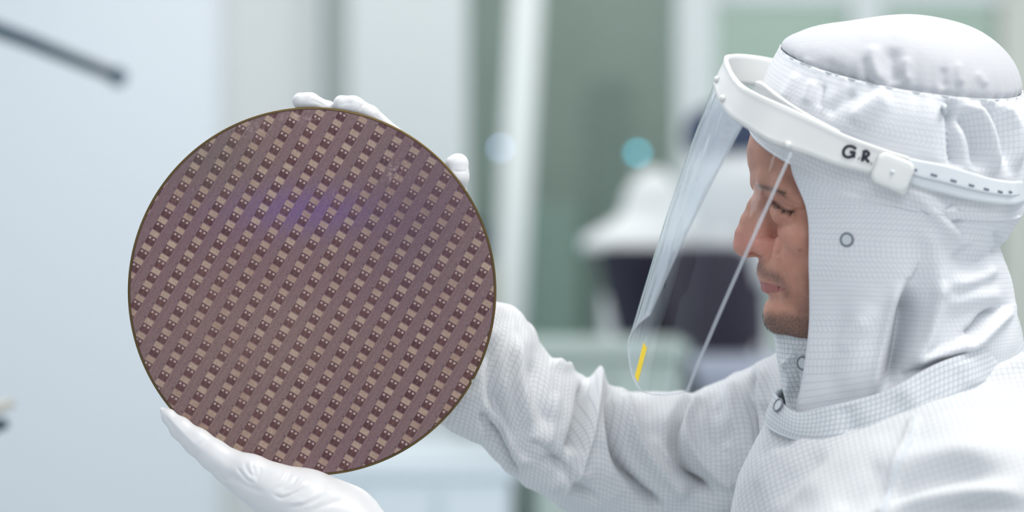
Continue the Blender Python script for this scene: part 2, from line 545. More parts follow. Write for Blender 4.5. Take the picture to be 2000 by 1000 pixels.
    c = mixc(nt, mul(blob(-0.06, -0.04, 0.10, 0.07), 0.16), c, (0.40, 0.24, 0.22))
    g = nt.nodes.new('ShaderNodeMapRange'); g.inputs['From Min'].default_value = 0.3; g.inputs['From Max'].default_value = 0.7
    g.inputs['To Min'].default_value = 0.64; g.inputs['To Max'].default_value = 1.0
    nt.links.new(grain, g.inputs['Value'])
    vm = nt.nodes.new('ShaderNodeVectorMath'); vm.operation = 'SCALE'
    nt.links.new(c, vm.inputs[0]); nt.links.new(g.outputs[0], vm.inputs['Scale'])
    # fine scratches and dust near the top
    mp = nt.nodes.new('ShaderNodeMapping'); mp.inputs['Rotation'].default_value = (0, -ang + 0.05, 0); mp.inputs['Scale'].default_value = (700, 1, 130)
    nt.links.new(tc.outputs['Object'], mp.inputs[0])
    vo = nt.nodes.new('ShaderNodeTexVoronoi'); vo.inputs['Scale'].default_value = 0.55; nt.links.new(mp.outputs[0], vo.inputs['Vector'])
    scr = mul(ramp(vo.outputs['Distance'], 0.17, 0.06), ramp(noise(32, 2), 0.56, 0.72))
    scr = mul(scr, ramp(Z, -0.02, 0.13))
    c2 = mixc(nt, mul(scr, 0.6), vm.outputs[0], (0.75, 0.62, 0.66))
    vo2 = nt.nodes.new('ShaderNodeTexVoronoi'); vo2.inputs['Scale'].default_value = 230; nt.links.new(tc.outputs['Object'], vo2.inputs['Vector'])
    sp2 = nt.nodes.new('ShaderNodeSeparateColor'); nt.links.new(vo2.outputs['Color'], sp2.inputs[0])
    dust = mul(ramp(vo2.outputs['Distance'], 0.14, 0.08), ramp(sp2.outputs[0], 0.90, 0.92))
    c3 = mixc(nt, mul(dust, 0.55), c2, (0.10, 0.06, 0.08))
    # smudges near the upper rim
    sm = noise(260, 4, rough=0.7)
    smm = mul(addn(blob(0.066, 0.098, 0.010, 0.009), addn(blob(-0.012, 0.142, 0.016, 0.004), blob(-0.048, 0.132, 0.012, 0.006))), ramp(sm, 0.5, 0.68))
    c4 = mixc(nt, mul(smm, 0.55), c3, (0.62, 0.45, 0.45))
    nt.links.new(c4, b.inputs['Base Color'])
    b.inputs['Metallic'].default_value = 0.35
    b.inputs['Roughness'].default_value = 0.45
    b.inputs['Specular IOR Level'].default_value = 0.4
    return m
WAF_ANG = math.radians(30.7)
WAF_PX, WAF_PY = 39.25, 30.65
# die centre (516,318)-ish in the photo, wafer centre at (609.5,569)
_dx, _dz = (541.5 - 609.5), -(438.0 - 569.0)
WAF_P0 = WAF_PX / 2 - (_dx * math.cos(WAF_ANG) - _dz * math.sin(WAF_ANG))
WAF_Q0 = WAF_PY / 2 - 6 - (_dx * math.sin(WAF_ANG) + _dz * math.cos(WAF_ANG))
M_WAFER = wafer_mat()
M_RIM = plain('wafer_edge_oxide', (0.13, 0.085, 0.03), 0.3, 0.7, 0.4, 40)
M_RIMD = plain('wafer_edge_line', (0.035, 0.022, 0.03), 0.4, 0.4)

# ------------------------------------------------------------------ room
M_WALL = plain('white_wall_panel', (0.84, 0.88, 0.92), 0.45, 0, 0.02, 0.6)
M_WALLG = plain('grey_wall_panel', (0.74, 0.76, 0.75), 0.5, 0, 0.03, 0.8)
M_WHITE = plain('white_painted_frame', (0.66, 0.70, 0.70), 0.4)
M_GREEN = plain('far_room_wall', (0.36, 0.42, 0.38), 0.6, 0, 0.28, 1.6)
M_MINT = plain('mint_wall_panel', (0.76, 0.88, 0.80), 0.5, 0, 0.08, 1.2)
M_BEIGE = plain('beige_wall_panel', (0.62, 0.63, 0.57), 0.5, 0, 0.03, 0.8)
M_FLOOR = plain('floor_vinyl', (0.62, 0.68, 0.71), 0.35, 0, 0.03, 0.7)
M_PALE = plain('pale_blue_cabinet', (0.76, 0.84, 0.89), 0.45, 0, 0.03, 1.5)
M_NAVY = plain('navy_fabric', (0.012, 0.012, 0.03), 0.8)
M_FAR_WHITE = plain('far_white_fabric', (0.82, 0.84, 0.84), 0.8)
M_DARKM = plain('dark_grey_metal', (0.035, 0.06, 0.085), 0.4, 0.4)
M_STEEL = plain('blue_grey_steel', (0.16, 0.24, 0.29), 0.4, 0.3)

def glass_mat():
    m = bpy.data.materials.new('green_glass'); m.use_nodes = True
    nt = m.node_tree; nt.nodes.clear()
    out = nt.nodes.new('ShaderNodeOutputMaterial')
    tr = nt.nodes.new('ShaderNodeBsdfTransparent'); tr.inputs[0].default_value = (0.90, 0.95, 0.92, 1)
    gl = nt.nodes.new('ShaderNodeBsdfGlossy'); gl.inputs['Roughness'].default_value = 0.4
    fr = nt.nodes.new('ShaderNodeFresnel'); fr.inputs[0].default_value = 1.45
    mx = nt.nodes.new('ShaderNodeMixShader')
    nt.links.new(fr.outputs[0], mx.inputs[0]); nt.links.new(tr.outputs[0], mx.inputs[1]); nt.links.new(gl.outputs[0], mx.inputs[2])
    nt.links.new(mx.outputs[0], out.inputs[0])
    return m
M_GLASS = glass_mat()

def struct(o): o['kind'] = 'structure'; return o
YB = 7.0                                     # back partition
def X_at(px, y): return (px - 1000) * (D + y) / FPX
def Z_at(py, y): return ZC + (500 - py) * (D + y) / FPX

def quad_box(name, pxa, pxb, y, depth, z0, z1, mat, parent=None, bevel=0):
    return box(name, X_at(pxa, y), X_at(pxb, y), y, y + depth, z0, z1, mat, parent, bevel)

struct(box('floor', -4.5, 5.0, -3.0, 10.6, -0.1, 0.0, M_FLOOR))
struct(box('wall_left', -2.75, -2.6, -0.5, YB, 0, 3.2, M_WALL))
struct(quad_box('wall_back', -400, 430, YB, 0.12, 0, 3.2, M_WALL))
struct(quad_box('wall_back', 430, 622, YB + 0.05, 0.12, 0, 3.2, M_WALLG))
struct(quad_box('wall_back', 622, 700, YB + 0.05, 0.12, 0, 3.2, plain('sage_wall_panel', (0.62, 0.67, 0.65), 0.5)))
struct(quad_box('trim_1', 598, 628, YB - 0.06, 0.1, 0, 3.2, M_WHITE))
struct(quad_box('trim_2', 682, 912, YB - 0.3, 0.12, 0, 3.2, M_WHITE))
struct(quad_box('wall_far', 560, 1400, 9.2, 0.12, 0, 3.6, M_GREEN))
struct(quad_box('wall_far', 1400, 2250, 9.2, 0.12, 0, 3.6, M_MINT))
wn = struct(empty('window_1', (0, YB, 0)))
def child_box(name, par, pxa, pxb, y, dep, z0, z1, mat):
    o = quad_box(name, pxa, pxb, y, dep, z0, z1, mat)
    o.parent = par; o.matrix_parent_inverse = par.matrix_world.inverted() if False else o.matrix_parent_inverse
    o.location = tuple(-c for c in par.location)
    return o
child_box('window_pane', wn, 912, 1330, YB + 0.02, 0.01, 0.0, 3.2, M_GLASS)
wn2 = struct(empty('window_2', (0, YB, 0)))
child_box('window_pane', wn2, 1385, 1955, YB + 0.02, 0.01, 0.0, 3.2, M_GLASS)
struct(quad_box('trim_3', 1322, 1398, YB - 0.1, 0.1, 0, 3.2, M_WHITE))
struct(quad_box('trim_4', 1664, 1722, YB - 0.05, 0.08, 0, 3.2, M_WHITE))
struct(quad_box('wall_back', 1955, 2500, YB, 0.12, 0, 3.2, M_BEIGE))
struct(box('wall_right', 3.3, 3.45, -0.5, YB, 0, 3.2, M_WALL))
struct(quad_box('trim_5', 1380, 1955, YB - 0.04, 0.08, Z_at(8, YB), 3.2, M_WHITE))

# leaning white post in front of the glass partition
a = P(1030, -40, 6.0); b_ = P(985, 760, 6.0); dirp = (b_ - a); foot = a + dirp * (a[2] / -dirp[2])
o = tube('partition_post', [tuple(a), tuple(foot)], 0.055, plain('post_enamel', (0.70, 0.74, 0.73), 0.5), seg=16)
tag(o, 'tall blurred white post just right of the wafer, leaning slightly', 'post')

# left wall goes on towards the camera, with two unseen dark panels added for visor reflections
struct(box('wall_left', -2.75, -2.6, -3.0, -0.5, 0, 3.2, M_WALL))
for i, (ya, yb) in enumerate(((-1.0, -0.55), (-2.3, -1.5))):
    d = struct(box('door_%d' % (i + 1), -2.6, -2.56, ya, yb, 0, 2.25, M_DARKM))
    tube('door_handle', [(-2.53, ya + .08, 1.0), (-2.53, ya + .08, 1.2)], .012, M_METAL, d)

# blurred cabinets and equipment
def cabinet(name, pxa, pxb, py, y, dep, mat, label, doors=2):
    r = empty(name, ((X_at(pxa, y) + X_at(pxb, y)) / 2, y, 0)); tag(r, label, 'cabinet')
    zt = Z_at(py, y); x0, x1 = X_at(pxa, y), X_at(pxb, y); cx = (x0 + x1) / 2
    box('body', x0 - cx, x1 - cx, 0, dep, 0.06, zt - 0.03, mat, r, 0.01)
    box('worktop', x0 - cx - 0.02, x1 - cx + 0.02, -0.02, dep + 0.02, zt - 0.03, zt, mat, r, 0.004)
    box('plinth', x0 - cx + 0.03, x1 - cx - 0.03, 0.03, dep - 0.02, 0.0, 0.06, M_STEEL, r)
    wd = (x1 - x0) / doors
    for i in range(doors):
        d = box('door', x0 - cx + i * wd + 0.01, x0 - cx + (i + 1) * wd - 0.01, -0.018, 0.0, 0.1, zt - 0.06, mat, r, 0.004)
        h = tube('handle', [(x0 - cx + (i + 0.85) * wd, -0.045, 0.5 * zt - .08), (x0 - cx + (i + 0.85) * wd, -0.045, 0.5 * zt + .08)], 0.006, M_METAL, d)
    return r
cabinet('equipment_cabinet', 560, 1000, 905, 3.2, 0.7, M_PALE, 'pale blue blurred cabinet below the outstretched right sleeve', 3)
cabinet('equipment_cabinet', 1045, 1330, 672, 3.2, 0.45, plain('sage_cabinet', (0.46, 0.55, 0.51), 0.5), 'grey-green blurred cabinet below the dark vest, left of the face shield', 2)
cabinet('equipment_cabinet', 1372, 1700, 712, 3.2, 0.5, plain('lilac_cabinet', (0.42, 0.46, 0.56), 0.5), 'grey-blue blurred cabinet seen through the face shield bottom', 2)
# pale equipment in the far room
for pxa, pxb, pya, col, lb in ((1150, 1235, 150, (0.24, 0.30, 0.27), 'pale green blurred far tower behind the glass, upper centre'),
                               (1030, 1140, 400, (0.33, 0.44, 0.40), 'low wide grey-green blurred far unit right of the leaning post')):
    r = empty('equipment_tower', (X_at((pxa + pxb) / 2, 8.3), 8.3, 0)); tag(r, lb, 'equipment')
    hw = (X_at(pxb, 8.3) - X_at(pxa, 8.3)) / 2
    mt = plain('equipment_paint', col, 0.5)
    box('body', -hw, hw, 0, 0.5, 0, Z_at(pya, 8.3), mt, r, 0.02)
    box('front_panel', -hw * 0.8, hw * 0.8, -0.02, 0, 0.3, Z_at(pya, 8.3) - 0.15, mt, r, 0.01)
# dark instrument partly behind the wafer's right edge
r = empty('instrument', tuple(P(925, 470, 4.9) * np.array([1, 1, 0]))); tag(r, 'dark blurred instrument peeking out behind the wafer, right edge', 'instrument')
zt = Z_at(435, 4.9); zb = Z_at(520, 4.9); zm = Z_at(640, 4.9)
box('housing', -0.08, 0.055, 0, 0.15, zb, zt, M_DARKM, r, 0.02)
box('base', -0.08, 0.075, 0.0, 0.15, zm, zb, plain('beige_base', (0.42, 0.43, 0.33), 0.6), r, 0.01)
box('stand', -0.06, 0.05, 0.02, 0.12, 0, zm, M_GREEN, r, 0.01)

# blurred rod, upper left
pr = [P(-520, -125, 1.5), P(-60, 38, 1.6), P(60, 82, 1.7), P(225, 148, 1.9), P(238, 153, 1.91)]
rod_r = empty('support_arm', tuple(pr[0])); tag(rod_r, 'dark blurred metal arm slanting down at the upper left', 'arm')
o = tube('rod', [p - pr[0] for p in pr[:4]], [0.014, 0.0125, 0.0125, 0.011], plain('rod_paint', (0.055, 0.095, 0.125), 0.45, 0.2), rod_r, 16)
o = tube('end_cap', [p - pr[0] for p in pr[3:]], [0.0165, 0.015], plain('cap_paint', (0.11, 0.19, 0.25), 0.45, 0.2), rod_r, 16)
o = tube('wall_mount', [(0, 0, 0), (-2.6 - pr[0][0], 0, 0)], 0.02, M_STEEL, rod_r, 16)
# dark wedge-ended bar, lower left
pr = [P(-420, 935, 0.9), P(-60, 845, 0.9), P(14, 826, 0.9)]
bar = empty('guide_bar', tuple(pr[0])); tag(bar, 'dark blurred bar end at the lower left picture edge', 'bar')
tube('bar', [p - pr[0] for p in pr], [0.016, 0.015, 0.006], M_DARKM, bar, 14)
tube('sleeve', [p - pr[0] + np.array([0, 0.01, 0.016]) for p in (pr[1], P(22, 812, 0.9))], [0.008, 0.006], plain('sleeve_paint', (0.45, 0.45, 0.40), 0.5), bar, 12)
tube('wall_mount', [(0, 0, 0), (-2.6 - pr[0][0], 0, 0)], 0.018, M_STEEL, bar, 14)

# indicator lamps that give the round bokeh spots
def lamp_spot(px, py, y, rad, col, st, label):
    c = P(px, py, y)
    r = empty('indicator_lamp', tuple(c)); tag(r, label, 'lamp')
    V, F = sphere(rad, 12, 8)
    mesh_obj('lens', V, F, plain('lamp_lens', col, 0.3, emit=(col, st)), r)
    tube('stem', [(0, 0, -rad), (0, 0, 0.003 - c[2])], 0.006, M_GREEN, r, 8)
    tube('socket', [(0, 0, -rad * 1.6), (0, 0, -rad * 0.6)], rad * 0.8, M_STEEL, r, 12)
def sphere(r, nu=24, nv=16):
    th = np.linspace(0, math.pi, nv + 1); ph = np.linspace(0, 2 * math.pi, nu, endpoint=False)
    g = np.stack([np.outer(np.sin(th), np.cos(ph)), np.outer(np.sin(th), np.sin(ph)), np.outer(np.cos(th), np.ones(nu))], -1) * r
    return g.reshape(-1, 3), grid_faces(nv + 1, nu, True)
lamp_spot(1245, 300, 6.3, 0.014, (0.06, 0.42, 0.55), 5.5, 'small glowing turquoise lamp above the left hooded figure')
lamp_spot(978, 290, 6.2, 0.010, (0.45, 0.62, 1.0), 5, 'small faint blue lamp left of the leaning white post')

# ------------------------------------------------------------------ wafer
wc = P(609.5, 569, 0)
R = 360.0 * S
waf = empty('silicon_wafer', tuple(wc))
tag(waf, 'round mauve silicon wafer patterned with slanted rows of tiny chips', 'wafer')
N = 720
th = np.linspace(0, 2 * math.pi, N, endpoint=False)
notch_a = math.atan2(-(748 - 569), 930 - 609.5)
da = (th - notch_a + math.pi) % (2 * math.pi) - math.pi
nd = 0.0018 * np.exp(-(da / 0.007) ** 2)
def disc_ring(r, y): return np.stack([np.cos(th) * (r - nd), np.full(N, y), np.sin(th) * (r - nd)], -1)
T = 0.0004
ri = R - 0.0022
rings = [disc_ring(0.001, -T), disc_ring(ri * 0.5, -T), disc_ring(ri, -T)]
g = np.stack(rings)
V = g.reshape(-1, 3); F = grid_faces(3, N, True).tolist() + [tuple(range(N))]
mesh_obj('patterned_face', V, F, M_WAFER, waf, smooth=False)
g = np.stack([disc_ring(ri, -T), disc_ring(ri + 0.0004, -T - 0.00003)])
mesh_obj('edge_line', g.reshape(-1, 3), grid_faces(2, N, True), M_RIMD, waf)
g = np.stack([disc_ring(ri + 0.0004, -T), disc_ring(R - 0.0008, -T), disc_ring(R - 0.0002, -T * 0.6), disc_ring(R, 0), disc_ring(R - 0.0002, T * 0.6), disc_ring(R - 0.0008, T), disc_ring(0.001, T)])
V = g.reshape(-1, 3); F = grid_faces(7, N, True).tolist() + [tuple(range(6 * N, 7 * N))[::-1]]
mesh_obj('bevelled_edge', V, F, M_RIM, waf)

# ------------------------------------------------------------------ the worker: head and body (one skin)
def interp(x, xs, ys): return np.interp(x, xs, ys)
HB = 0.00115
lin = lambda px, py: ((px - 1000) * S, ZC + (500 - py) * S)
prof = [(1478, 225), (1466, 262), (1459, 291), (1461, 318), (1467, 341), (1473, 360), (1484, 380), (1494, 400), (1509, 440), (1512, 480), (1504, 500),
        (1494, 516), (1491, 530), (1492, 541), (1496, 548), (1495, 552), (1493, 559), (1497, 570), (1504, 579), (1499, 591), (1495, 606), (1498, 622), (1504, 634), (1512, 644), (1524, 654), (1540, 662), (1560, 668)]
pz = np.array([lin(*p)[1] for p in prof])[::-1]; pxw = np.array([lin(*p)[0] for p in prof])[::-1]
zf = np.linspace(pz[0], pz[-1], 400); xf = np.interp(zf, pz, pxw)
kern = np.exp(-np.linspace(-2, 2, 11) ** 2); kern /= kern.sum()
xf = np.convolve(np.pad(xf, 5, mode='edge'), kern, 'valid')
FLD = Field((0.168, -0.088, ZC - 0.150), (0.405, 0.088, ZC + 0.188), HB)
sl, X, Y, Z = FLD.sub(FLD.lo, FLD.lo + 1)
zz = FLD.ax[2]
XF = np.interp(zz, zf, xf)[None, None, :]
zpx = 500 - (zz - ZC) / S
Wz = np.interp(zpx, [200, 300, 380, 450, 500, 545, 600, 650, 700], [.066, .071, .070, .068, .062, .052, .046, .043, .043])[None, None, :]
Lz = np.interp(zpx, [200, 300, 380, 450, 500, 545, 600, 650, 700], [.098, .095, .090, .086, .082, .074, .070, .066, .066])[None, None, :]
p_ = np.clip((XF + Lz - X) / Lz, 0, None); q_ = np.abs(Y) / Wz
e_ = 2.15
base = ((p_ ** e_ + q_ ** e_) ** (1 / e_) - 1) * np.minimum(Lz, Wz) * 0.95
base = np.maximum(np.maximum(base, X - 0.285), Z - (ZC + 0.112))
# jaw underside
zj = np.interp(FLD.ax[0], [lin(a, 0)[0] for a in (1490, 1500, 1512, 1530, 1550, 1575, 1610, 1660, 1720)],
               [lin(0, b)[1] for b in (600, 628, 645, 659, 668, 674, 660, 630, 590)])[:, None, None]
cut = (zj - Z) * 0.8
kk = 0.008
hh = np.clip(0.5 - 0.5 * (base - cut) / kk, 0, 1)
base = base * (1 - hh) + cut * hh + kk * hh * (1 - hh)
FLD.F = np.broadcast_to(base, FLD.F.shape).astype(np.float32).copy()
FLD.ell((0.303, 0, ZC + 0.082), (0.092, 0.074, 0.095), 0.012)                      # cranium
def ms(fn):
    for sg in (-1, 1): fn(sg)
mm = lambda x, y, z: np.array([x * 1e-3, y * 1e-3, ZC + z * 1e-3])
# eye sockets, brows, cheekbones
ms(lambda g: FLD.ell(mm(205, 30 * g, 42.5), (.015, .019, .0105), 0.007, 'cut'))
ms(lambda g: FLD.ell(mm(198.5, 15 * g, 40), (.009, .008, .014), 0.007, 'cut'))
ms(lambda g: FLD.chain([(mm(203, 9 * g, 59), .0062), (mm(207, 24 * g, 61), .0066), (mm(216, 41 * g, 57), .006), (mm(229, 53 * g, 45), .006)], 0.008))
ms(lambda g: FLD.ell(mm(233, 39 * g, 15), (.018, .020, .015), 0.014))
ms(lambda g: FLD.ell(mm(224, 22 * g, 0), (.014, .014, .018), 0.010))
# eyeball with lowered lids
ms(lambda g: FLD.ell(mm(223.5, 31 * g, 41.5), (.0135, .0135, .0125), 0.002))
ms(lambda g: FLD.chain([(mm(211, 20 * g, 42), .0022), (mm(209.8, 28 * g, 36.8), .0023), (mm(213.5, 38 * g, 35.2), .0024), (mm(221, 45.5 * g, 37), .002)], 0.0030))
ms(lambda g: FLD.chain([(mm(211, 22 * g, 36.0), .0032), (mm(213, 31 * g, 31), .0036), (mm(218, 42 * g, 31.5), .003)], 0.005))
ms(lambda g: FLD.chain([(mm(208.0, 27 * g, 50.5), .0045), (mm(214, 39 * g, 50), .0052), (mm(224, 48 * g, 44), .0045)], 0.006))
# nose
FLD.chain([(mm(204.2, 0, 52), .0062), (mm(198.5, 0, 40), .0064), (mm(193.6, 0, 28.5), .0070), (mm(189.8, 0, 17), .0078), (mm(189.2, 0, 9.6), .0087)], 0.004)
FLD.chain([(mm(207, 0, 42), .009), (mm(203, 0, 27), .011), (mm(201, 0, 14), .012)], 0.007)
FLD.ell(mm(190.4, 0, 8.4), (.0098, .0095, .0092), 0.003)
ms(lambda g: FLD.ell(mm(205.6, 12.2 * g, 7.8), (.0098, .0069, .0083), 0.0020))
ms(lambda g: FLD.ell(mm(199.0, 7.0 * g, 9.6), (.010, .006, .0075), 0.004))
FLD.chain([(mm(190.5, 0, 2.9), .0032), (mm(203, 0, 3.0), .0036)], 0.003)
ms(lambda g: FLD.ell(mm(198.2, 6.6 * g, 1.2), (.0058, .0030, .0042), 0.0015, 'cut'))
# lips
FLD.ell(mm(221.5, 0, -11.5), (.0218, .027, .0185), 0.006)
ms(lambda g: FLD.chain([(mm(205.5, 1 * g, -20.2), .0027), (mm(206.8, 8 * g, -20.3), .0028), (mm(211.6, 17 * g, -23.0), .0023), (mm(217.5, 24 * g, -26), .0012)], 0.0022))
ms(lambda g: FLD.chain([(mm(207.0, 0, -25.9), .0036), (mm(208.4, 8 * g, -26.4), .0034), (mm(212.6, 16 * g, -27.0), .0026), (mm(217.5, 23 * g, -27.2), .0012)], 0.0022))
ms(lambda g: FLD.ell(mm(222, 29 * g, -27), (.007, .006, .010), 0.006))
ms(lambda g: FLD.cone(mm(215.5, 25 * g, -26.2), mm(218.5, 27.5 * g, -28), .0016, .0012, 0.002, 'cut'))
# chin, mentolabial hollow
FLD.ell(mm(216.5, 0, -50), (.0115, .017, .012), 0.008)
# ears are under the hood; neck and chest
FLD.chain([(mm(285, 0, -30), .044), (mm(298, 0, -80), .036), (mm(305, 0, -150), .036)], 0.02)
V, F = FLD.mesh()
V = relax(V, F, 1, 0.5)
n = mesh_normals(V, F)
near = V[:, 1] < 0.004
creases = [
    ([(1521, 455), (1524, 480), (1524, 505), (1533, 535), (1545, 560), (1549, 585)], 7, 5, -1.5),     # nasolabial fold
    ([(1495, 553), (1508, 556), (1522, 561), (1535, 566)], 2.0, 2.0, -1.2, 0.08),                        # mouth line
    ([(1511, 452), (1519, 468), (1520, 488), (1512, 503)], 3.5, 3.5, -1.5, 0.2),                         # groove round the nostril wing
    ([(1511, 394), (1522, 404), (1536, 413), (1552, 416)], 2.6, 2.6, -1.0, 0.1),                         # lid gap
    ([(1512, 378), (1528, 388), (1548, 397), (1570, 404)], 2.8, 2.8, -1.0, 0.25),                        # lid crease
    ([(1530, 424), (1540, 440), (1552, 456)], 5, 5, -0.4),
    ([(1556, 540), (1560, 580), (1556, 610)], 8, 8, -0.5),
]
dsp = fold_disp(V, n, creases, False)
V[near] += (n * dsp[:, None])[near]
# close the lower body: chest, hips and legs continue below as one skin
px, py = to_px(V)
skin = np.array([0.50, 0.25, 0.18])
pig = np.tile(skin, (len(V), 1))
def blend(mask, col):
    global pig
    pig = pig * (1 - mask[:, None]) + np.array(col) * mask[:, None]
d_, _, _ = polydist(px, py, [(1440, 470), (1470, 480), (1500, 470)]); blend(np.exp(-(d_ / 28) ** 2) * 0.45, (0.58, 0.24, 0.21))
d_, _, _ = polydist(px, py, [(1550, 470), (1560, 500)]); blend(np.exp(-(d_ / 35) ** 2) * 0.3, (0.60, 0.27, 0.21))
# beard shadow: pigment of the stubble
bn = (np.sin(V[:, 0] * 2100 + 3 * np.sin(V[:, 2] * 900)) * np.sin(V[:, 2] * 1900 + 2 * np.sin(V[:, 1] * 1300))) * 0.5 + 0.5
jaw = smooth01((py - (560 + np.clip(1560 - px, -60, 60) * 0.6)) / 50) * 0.85
chin_ = smooth01((py - 600) / 26)
beard = np.maximum(jaw * smooth01((px - 1535) / 30) * 0.7, chin_)
d_, _, _ = polydist(px, py, [(1482, 520), (1492, 532), (1512, 540), (1528, 552), (1536, 572)]); beard = np.maximum(beard, np.exp(-(d_ / 10) ** 2) * 0.8)
beard = np.maximum(beard, 0.5 * smooth01((px - 1560) / 25) * smooth01((py - 500) / 60))
blend(beard * (0.50 + 0.25 * bn), (0.10, 0.075, 0.065))
# lips
lipm = ((V[:, 0] < 0.2185) & (np.abs(V[:, 1]) < 0.026)).astype(float)
d_, _, _ = polydist(px, py, [(1489, 557), (1500, 561), (1516, 564), (1532, 565)])
hw = np.interp(px, [1488, 1500, 1518, 1536], [9.5, 9, 6, 1.5])
up_lim = np.interp(px, [1484, 1500, 1518, 1536], [548.5, 553, 558, 565])
dn_lim = np.interp(px, [1484, 1500, 1518, 1536], [569, 573, 571, 567])
lm = smooth01((py - up_lim) / 3 + .5) * smooth01((dn_lim - py) / 3 + .5) * smooth01((1537 - px) / 4)
blend(lm * 0.85, (0.30, 0.10, 0.105))
# lash line, upper-lid shade painted into the skin colour, brow pigment, mole
d_, _, t_ = polydist(px, py, [(1511, 394), (1522, 403), (1536, 411), (1549, 413)]); blend(np.exp(-(d_ / 3.2) ** 2) * 0.75, (0.03, 0.02, 0.02))
d_, _, t_ = polydist(px, py, [(1513, 386), (1528, 394), (1546, 402)]); blend(np.exp(-(d_ / 7) ** 2) * 0.25, (0.25, 0.13, 0.12))
d_, _, t_ = polydist(px, py, [(1482, 363), (1497, 367), (1514, 372), (1532, 376)]); blend(np.exp(-(d_ / np.interp(t_, [0, .5, 1], [4.5, 6, 4])) ** 2) * 0.7, (0.08, 0.055, 0.05))
d_ = np.hypot(px - 1562, py - 489); blend(np.exp(-(d_ / 3.4) ** 2) * 0.6, (0.28, 0.08, 0.06))
# nostril
person = mesh_obj('person', V, F[:, ::-1], M_SKIN)
def set_attr(o, col):
    a = o.data.color_attributes.new('pigment', 'FLOAT_COLOR', 'POINT')
    buf = np.ones((len(col), 4), np.float32); buf[:, :3] = col
    a.data.foreach_set('color', buf.ravel())
set_attr(person, pig)
tag(person, 'person in white hooded cleanroom coverall and face shield, in profile, lifting a round wafer', 'person')
head_bvh = bvh_of(person)
HV, HN, HPX, HPY, HBE = V, n, px, py, beard

# beard stubble, brow hairs and lashes as short tapered strands
def strands(name, roots, dirs, lens, rad, parent):
    vs_, fs = [], []
    for r_, d_, l_ in zip(roots, dirs, lens):
        d_ = d_ / np.linalg.norm(d_)
        a = np.cross(d_, [0.3, 1, 0.2]); a /= np.linalg.norm(a); b = np.cross(a, d_)
        i = len(vs_)
        for k in range(3):
            an = k * 2.094
            vs_.append(r_ + rad * (math.cos(an) * a + math.sin(an) * b))
        vs_.append(r_ + d_ * l_)
        fs += [(i, i + 1, i + 3), (i + 1, i + 2, i + 3), (i + 2, i, i + 3)]
    return mesh_obj(name, vs_, fs, M_HAIR, parent)
cand = np.where((HBE > 0.12) & (HV[:, 1] < 0.02) & (HPX < 1600) & (HPX > 1470) & (HPY > 505))[0]
pk = RNG.random(len(cand)) < HBE[cand] * 0.8
cand = cand[pk]
jit = RNG.normal(size=(len(cand), 3)) * 0.0005
down = np.array([0.25, 0, -0.9])
dirs = HN[cand] * 0.8 + down + RNG.normal(size=(len(cand), 3)) * 0.35
lens = 0.0011 + 0.0012 * RNG.random(len(cand))
lens *= np.where(HPY[cand] > 600, 1.25, 1.0)
st = strands('beard_stubble', HV[cand] + jit - HN[cand] * 0.0003, dirs, lens, 0.00008, person)
st['kind'] = 'stuff'
def on_face(px_, py_, off=0.0):
    l, nn = hit(head_bvh, px_, py_, off); return np.array(l), np.array(nn)
rt, dr, ln = [], [], []
bl = catmull([(1482, 364), (1497, 368), (1514, 373), (1533, 378)], 20)
for i in range(620):
    t = random.random(); c = bl[int(t * (len(bl) - 1))]
    r_, nn = on_face(c[0] + random.gauss(0, 1.5), c[1] + random.gauss(0, 3.2 - 1.2 * t), -0.0002)
    rt.append(r_); dr.append(nn * 0.3 + np.array([0.9, 0, -0.05 - 0.3 * t]) + np.random.default_rng(i).normal(size=3) * 0.2); ln.append(0.005 + 0.003 * random.random())
strands('eyebrow', rt, dr, ln, 0.00013, person)
rt, dr, ln = [], [], []
bl = catmull([(1511, 395), (1522, 404), (1536, 412), (1549, 413)], 20)
for i in range(95):
    t = random.random(); c = bl[int(t * (len(bl) - 1))]
    r_, nn = on_face(c[0], c[1], -0.0002)
    rt.append(r_); dr.append(nn * 0.6 + np.array([-0.5, -0.2, -0.65]) + np.random.default_rng(i).normal(size=3) * 0.15); ln.append(0.005 + 0.002 * random.random())
strands('eyelashes', rt, dr, ln, 0.00011, person)

# ------------------------------------------------------------------ hood
GAIN = 1.5
YR = 0.95        # factor for heights read off the near side (y about -0.1)
def zpy(py, y=0.0): return ZC + (500 - py) * (D + y) / FPX
def xpx(px, y=0.0): return (px - 1000) * (D + y) / FPX

def ellipse_ring(xf_, xb_, yw, th, e=2.0, yc=0.0):
    """th=0 is the front (towards -x), positive th towards the camera"""
    cx, a_ = (xf_ + xb_) / 2, (xb_ - xf_) / 2
    c, s_ = np.cos(th), np.sin(th)
    x = cx - a_ * np.sign(c) * np.abs(c) ** (2 / e)
    y = yc - yw * np.sign(s_) * np.abs(s_) ** (2 / e)
    return x, y

def hood_seam(th):
    x, y = ellipse_ring(xpx(1527), xpx(1989), .100, th, 2.1)
    z = ZC + .152 + .015 * np.cos(th) - .027 * np.sin(th)
    return x, y, z
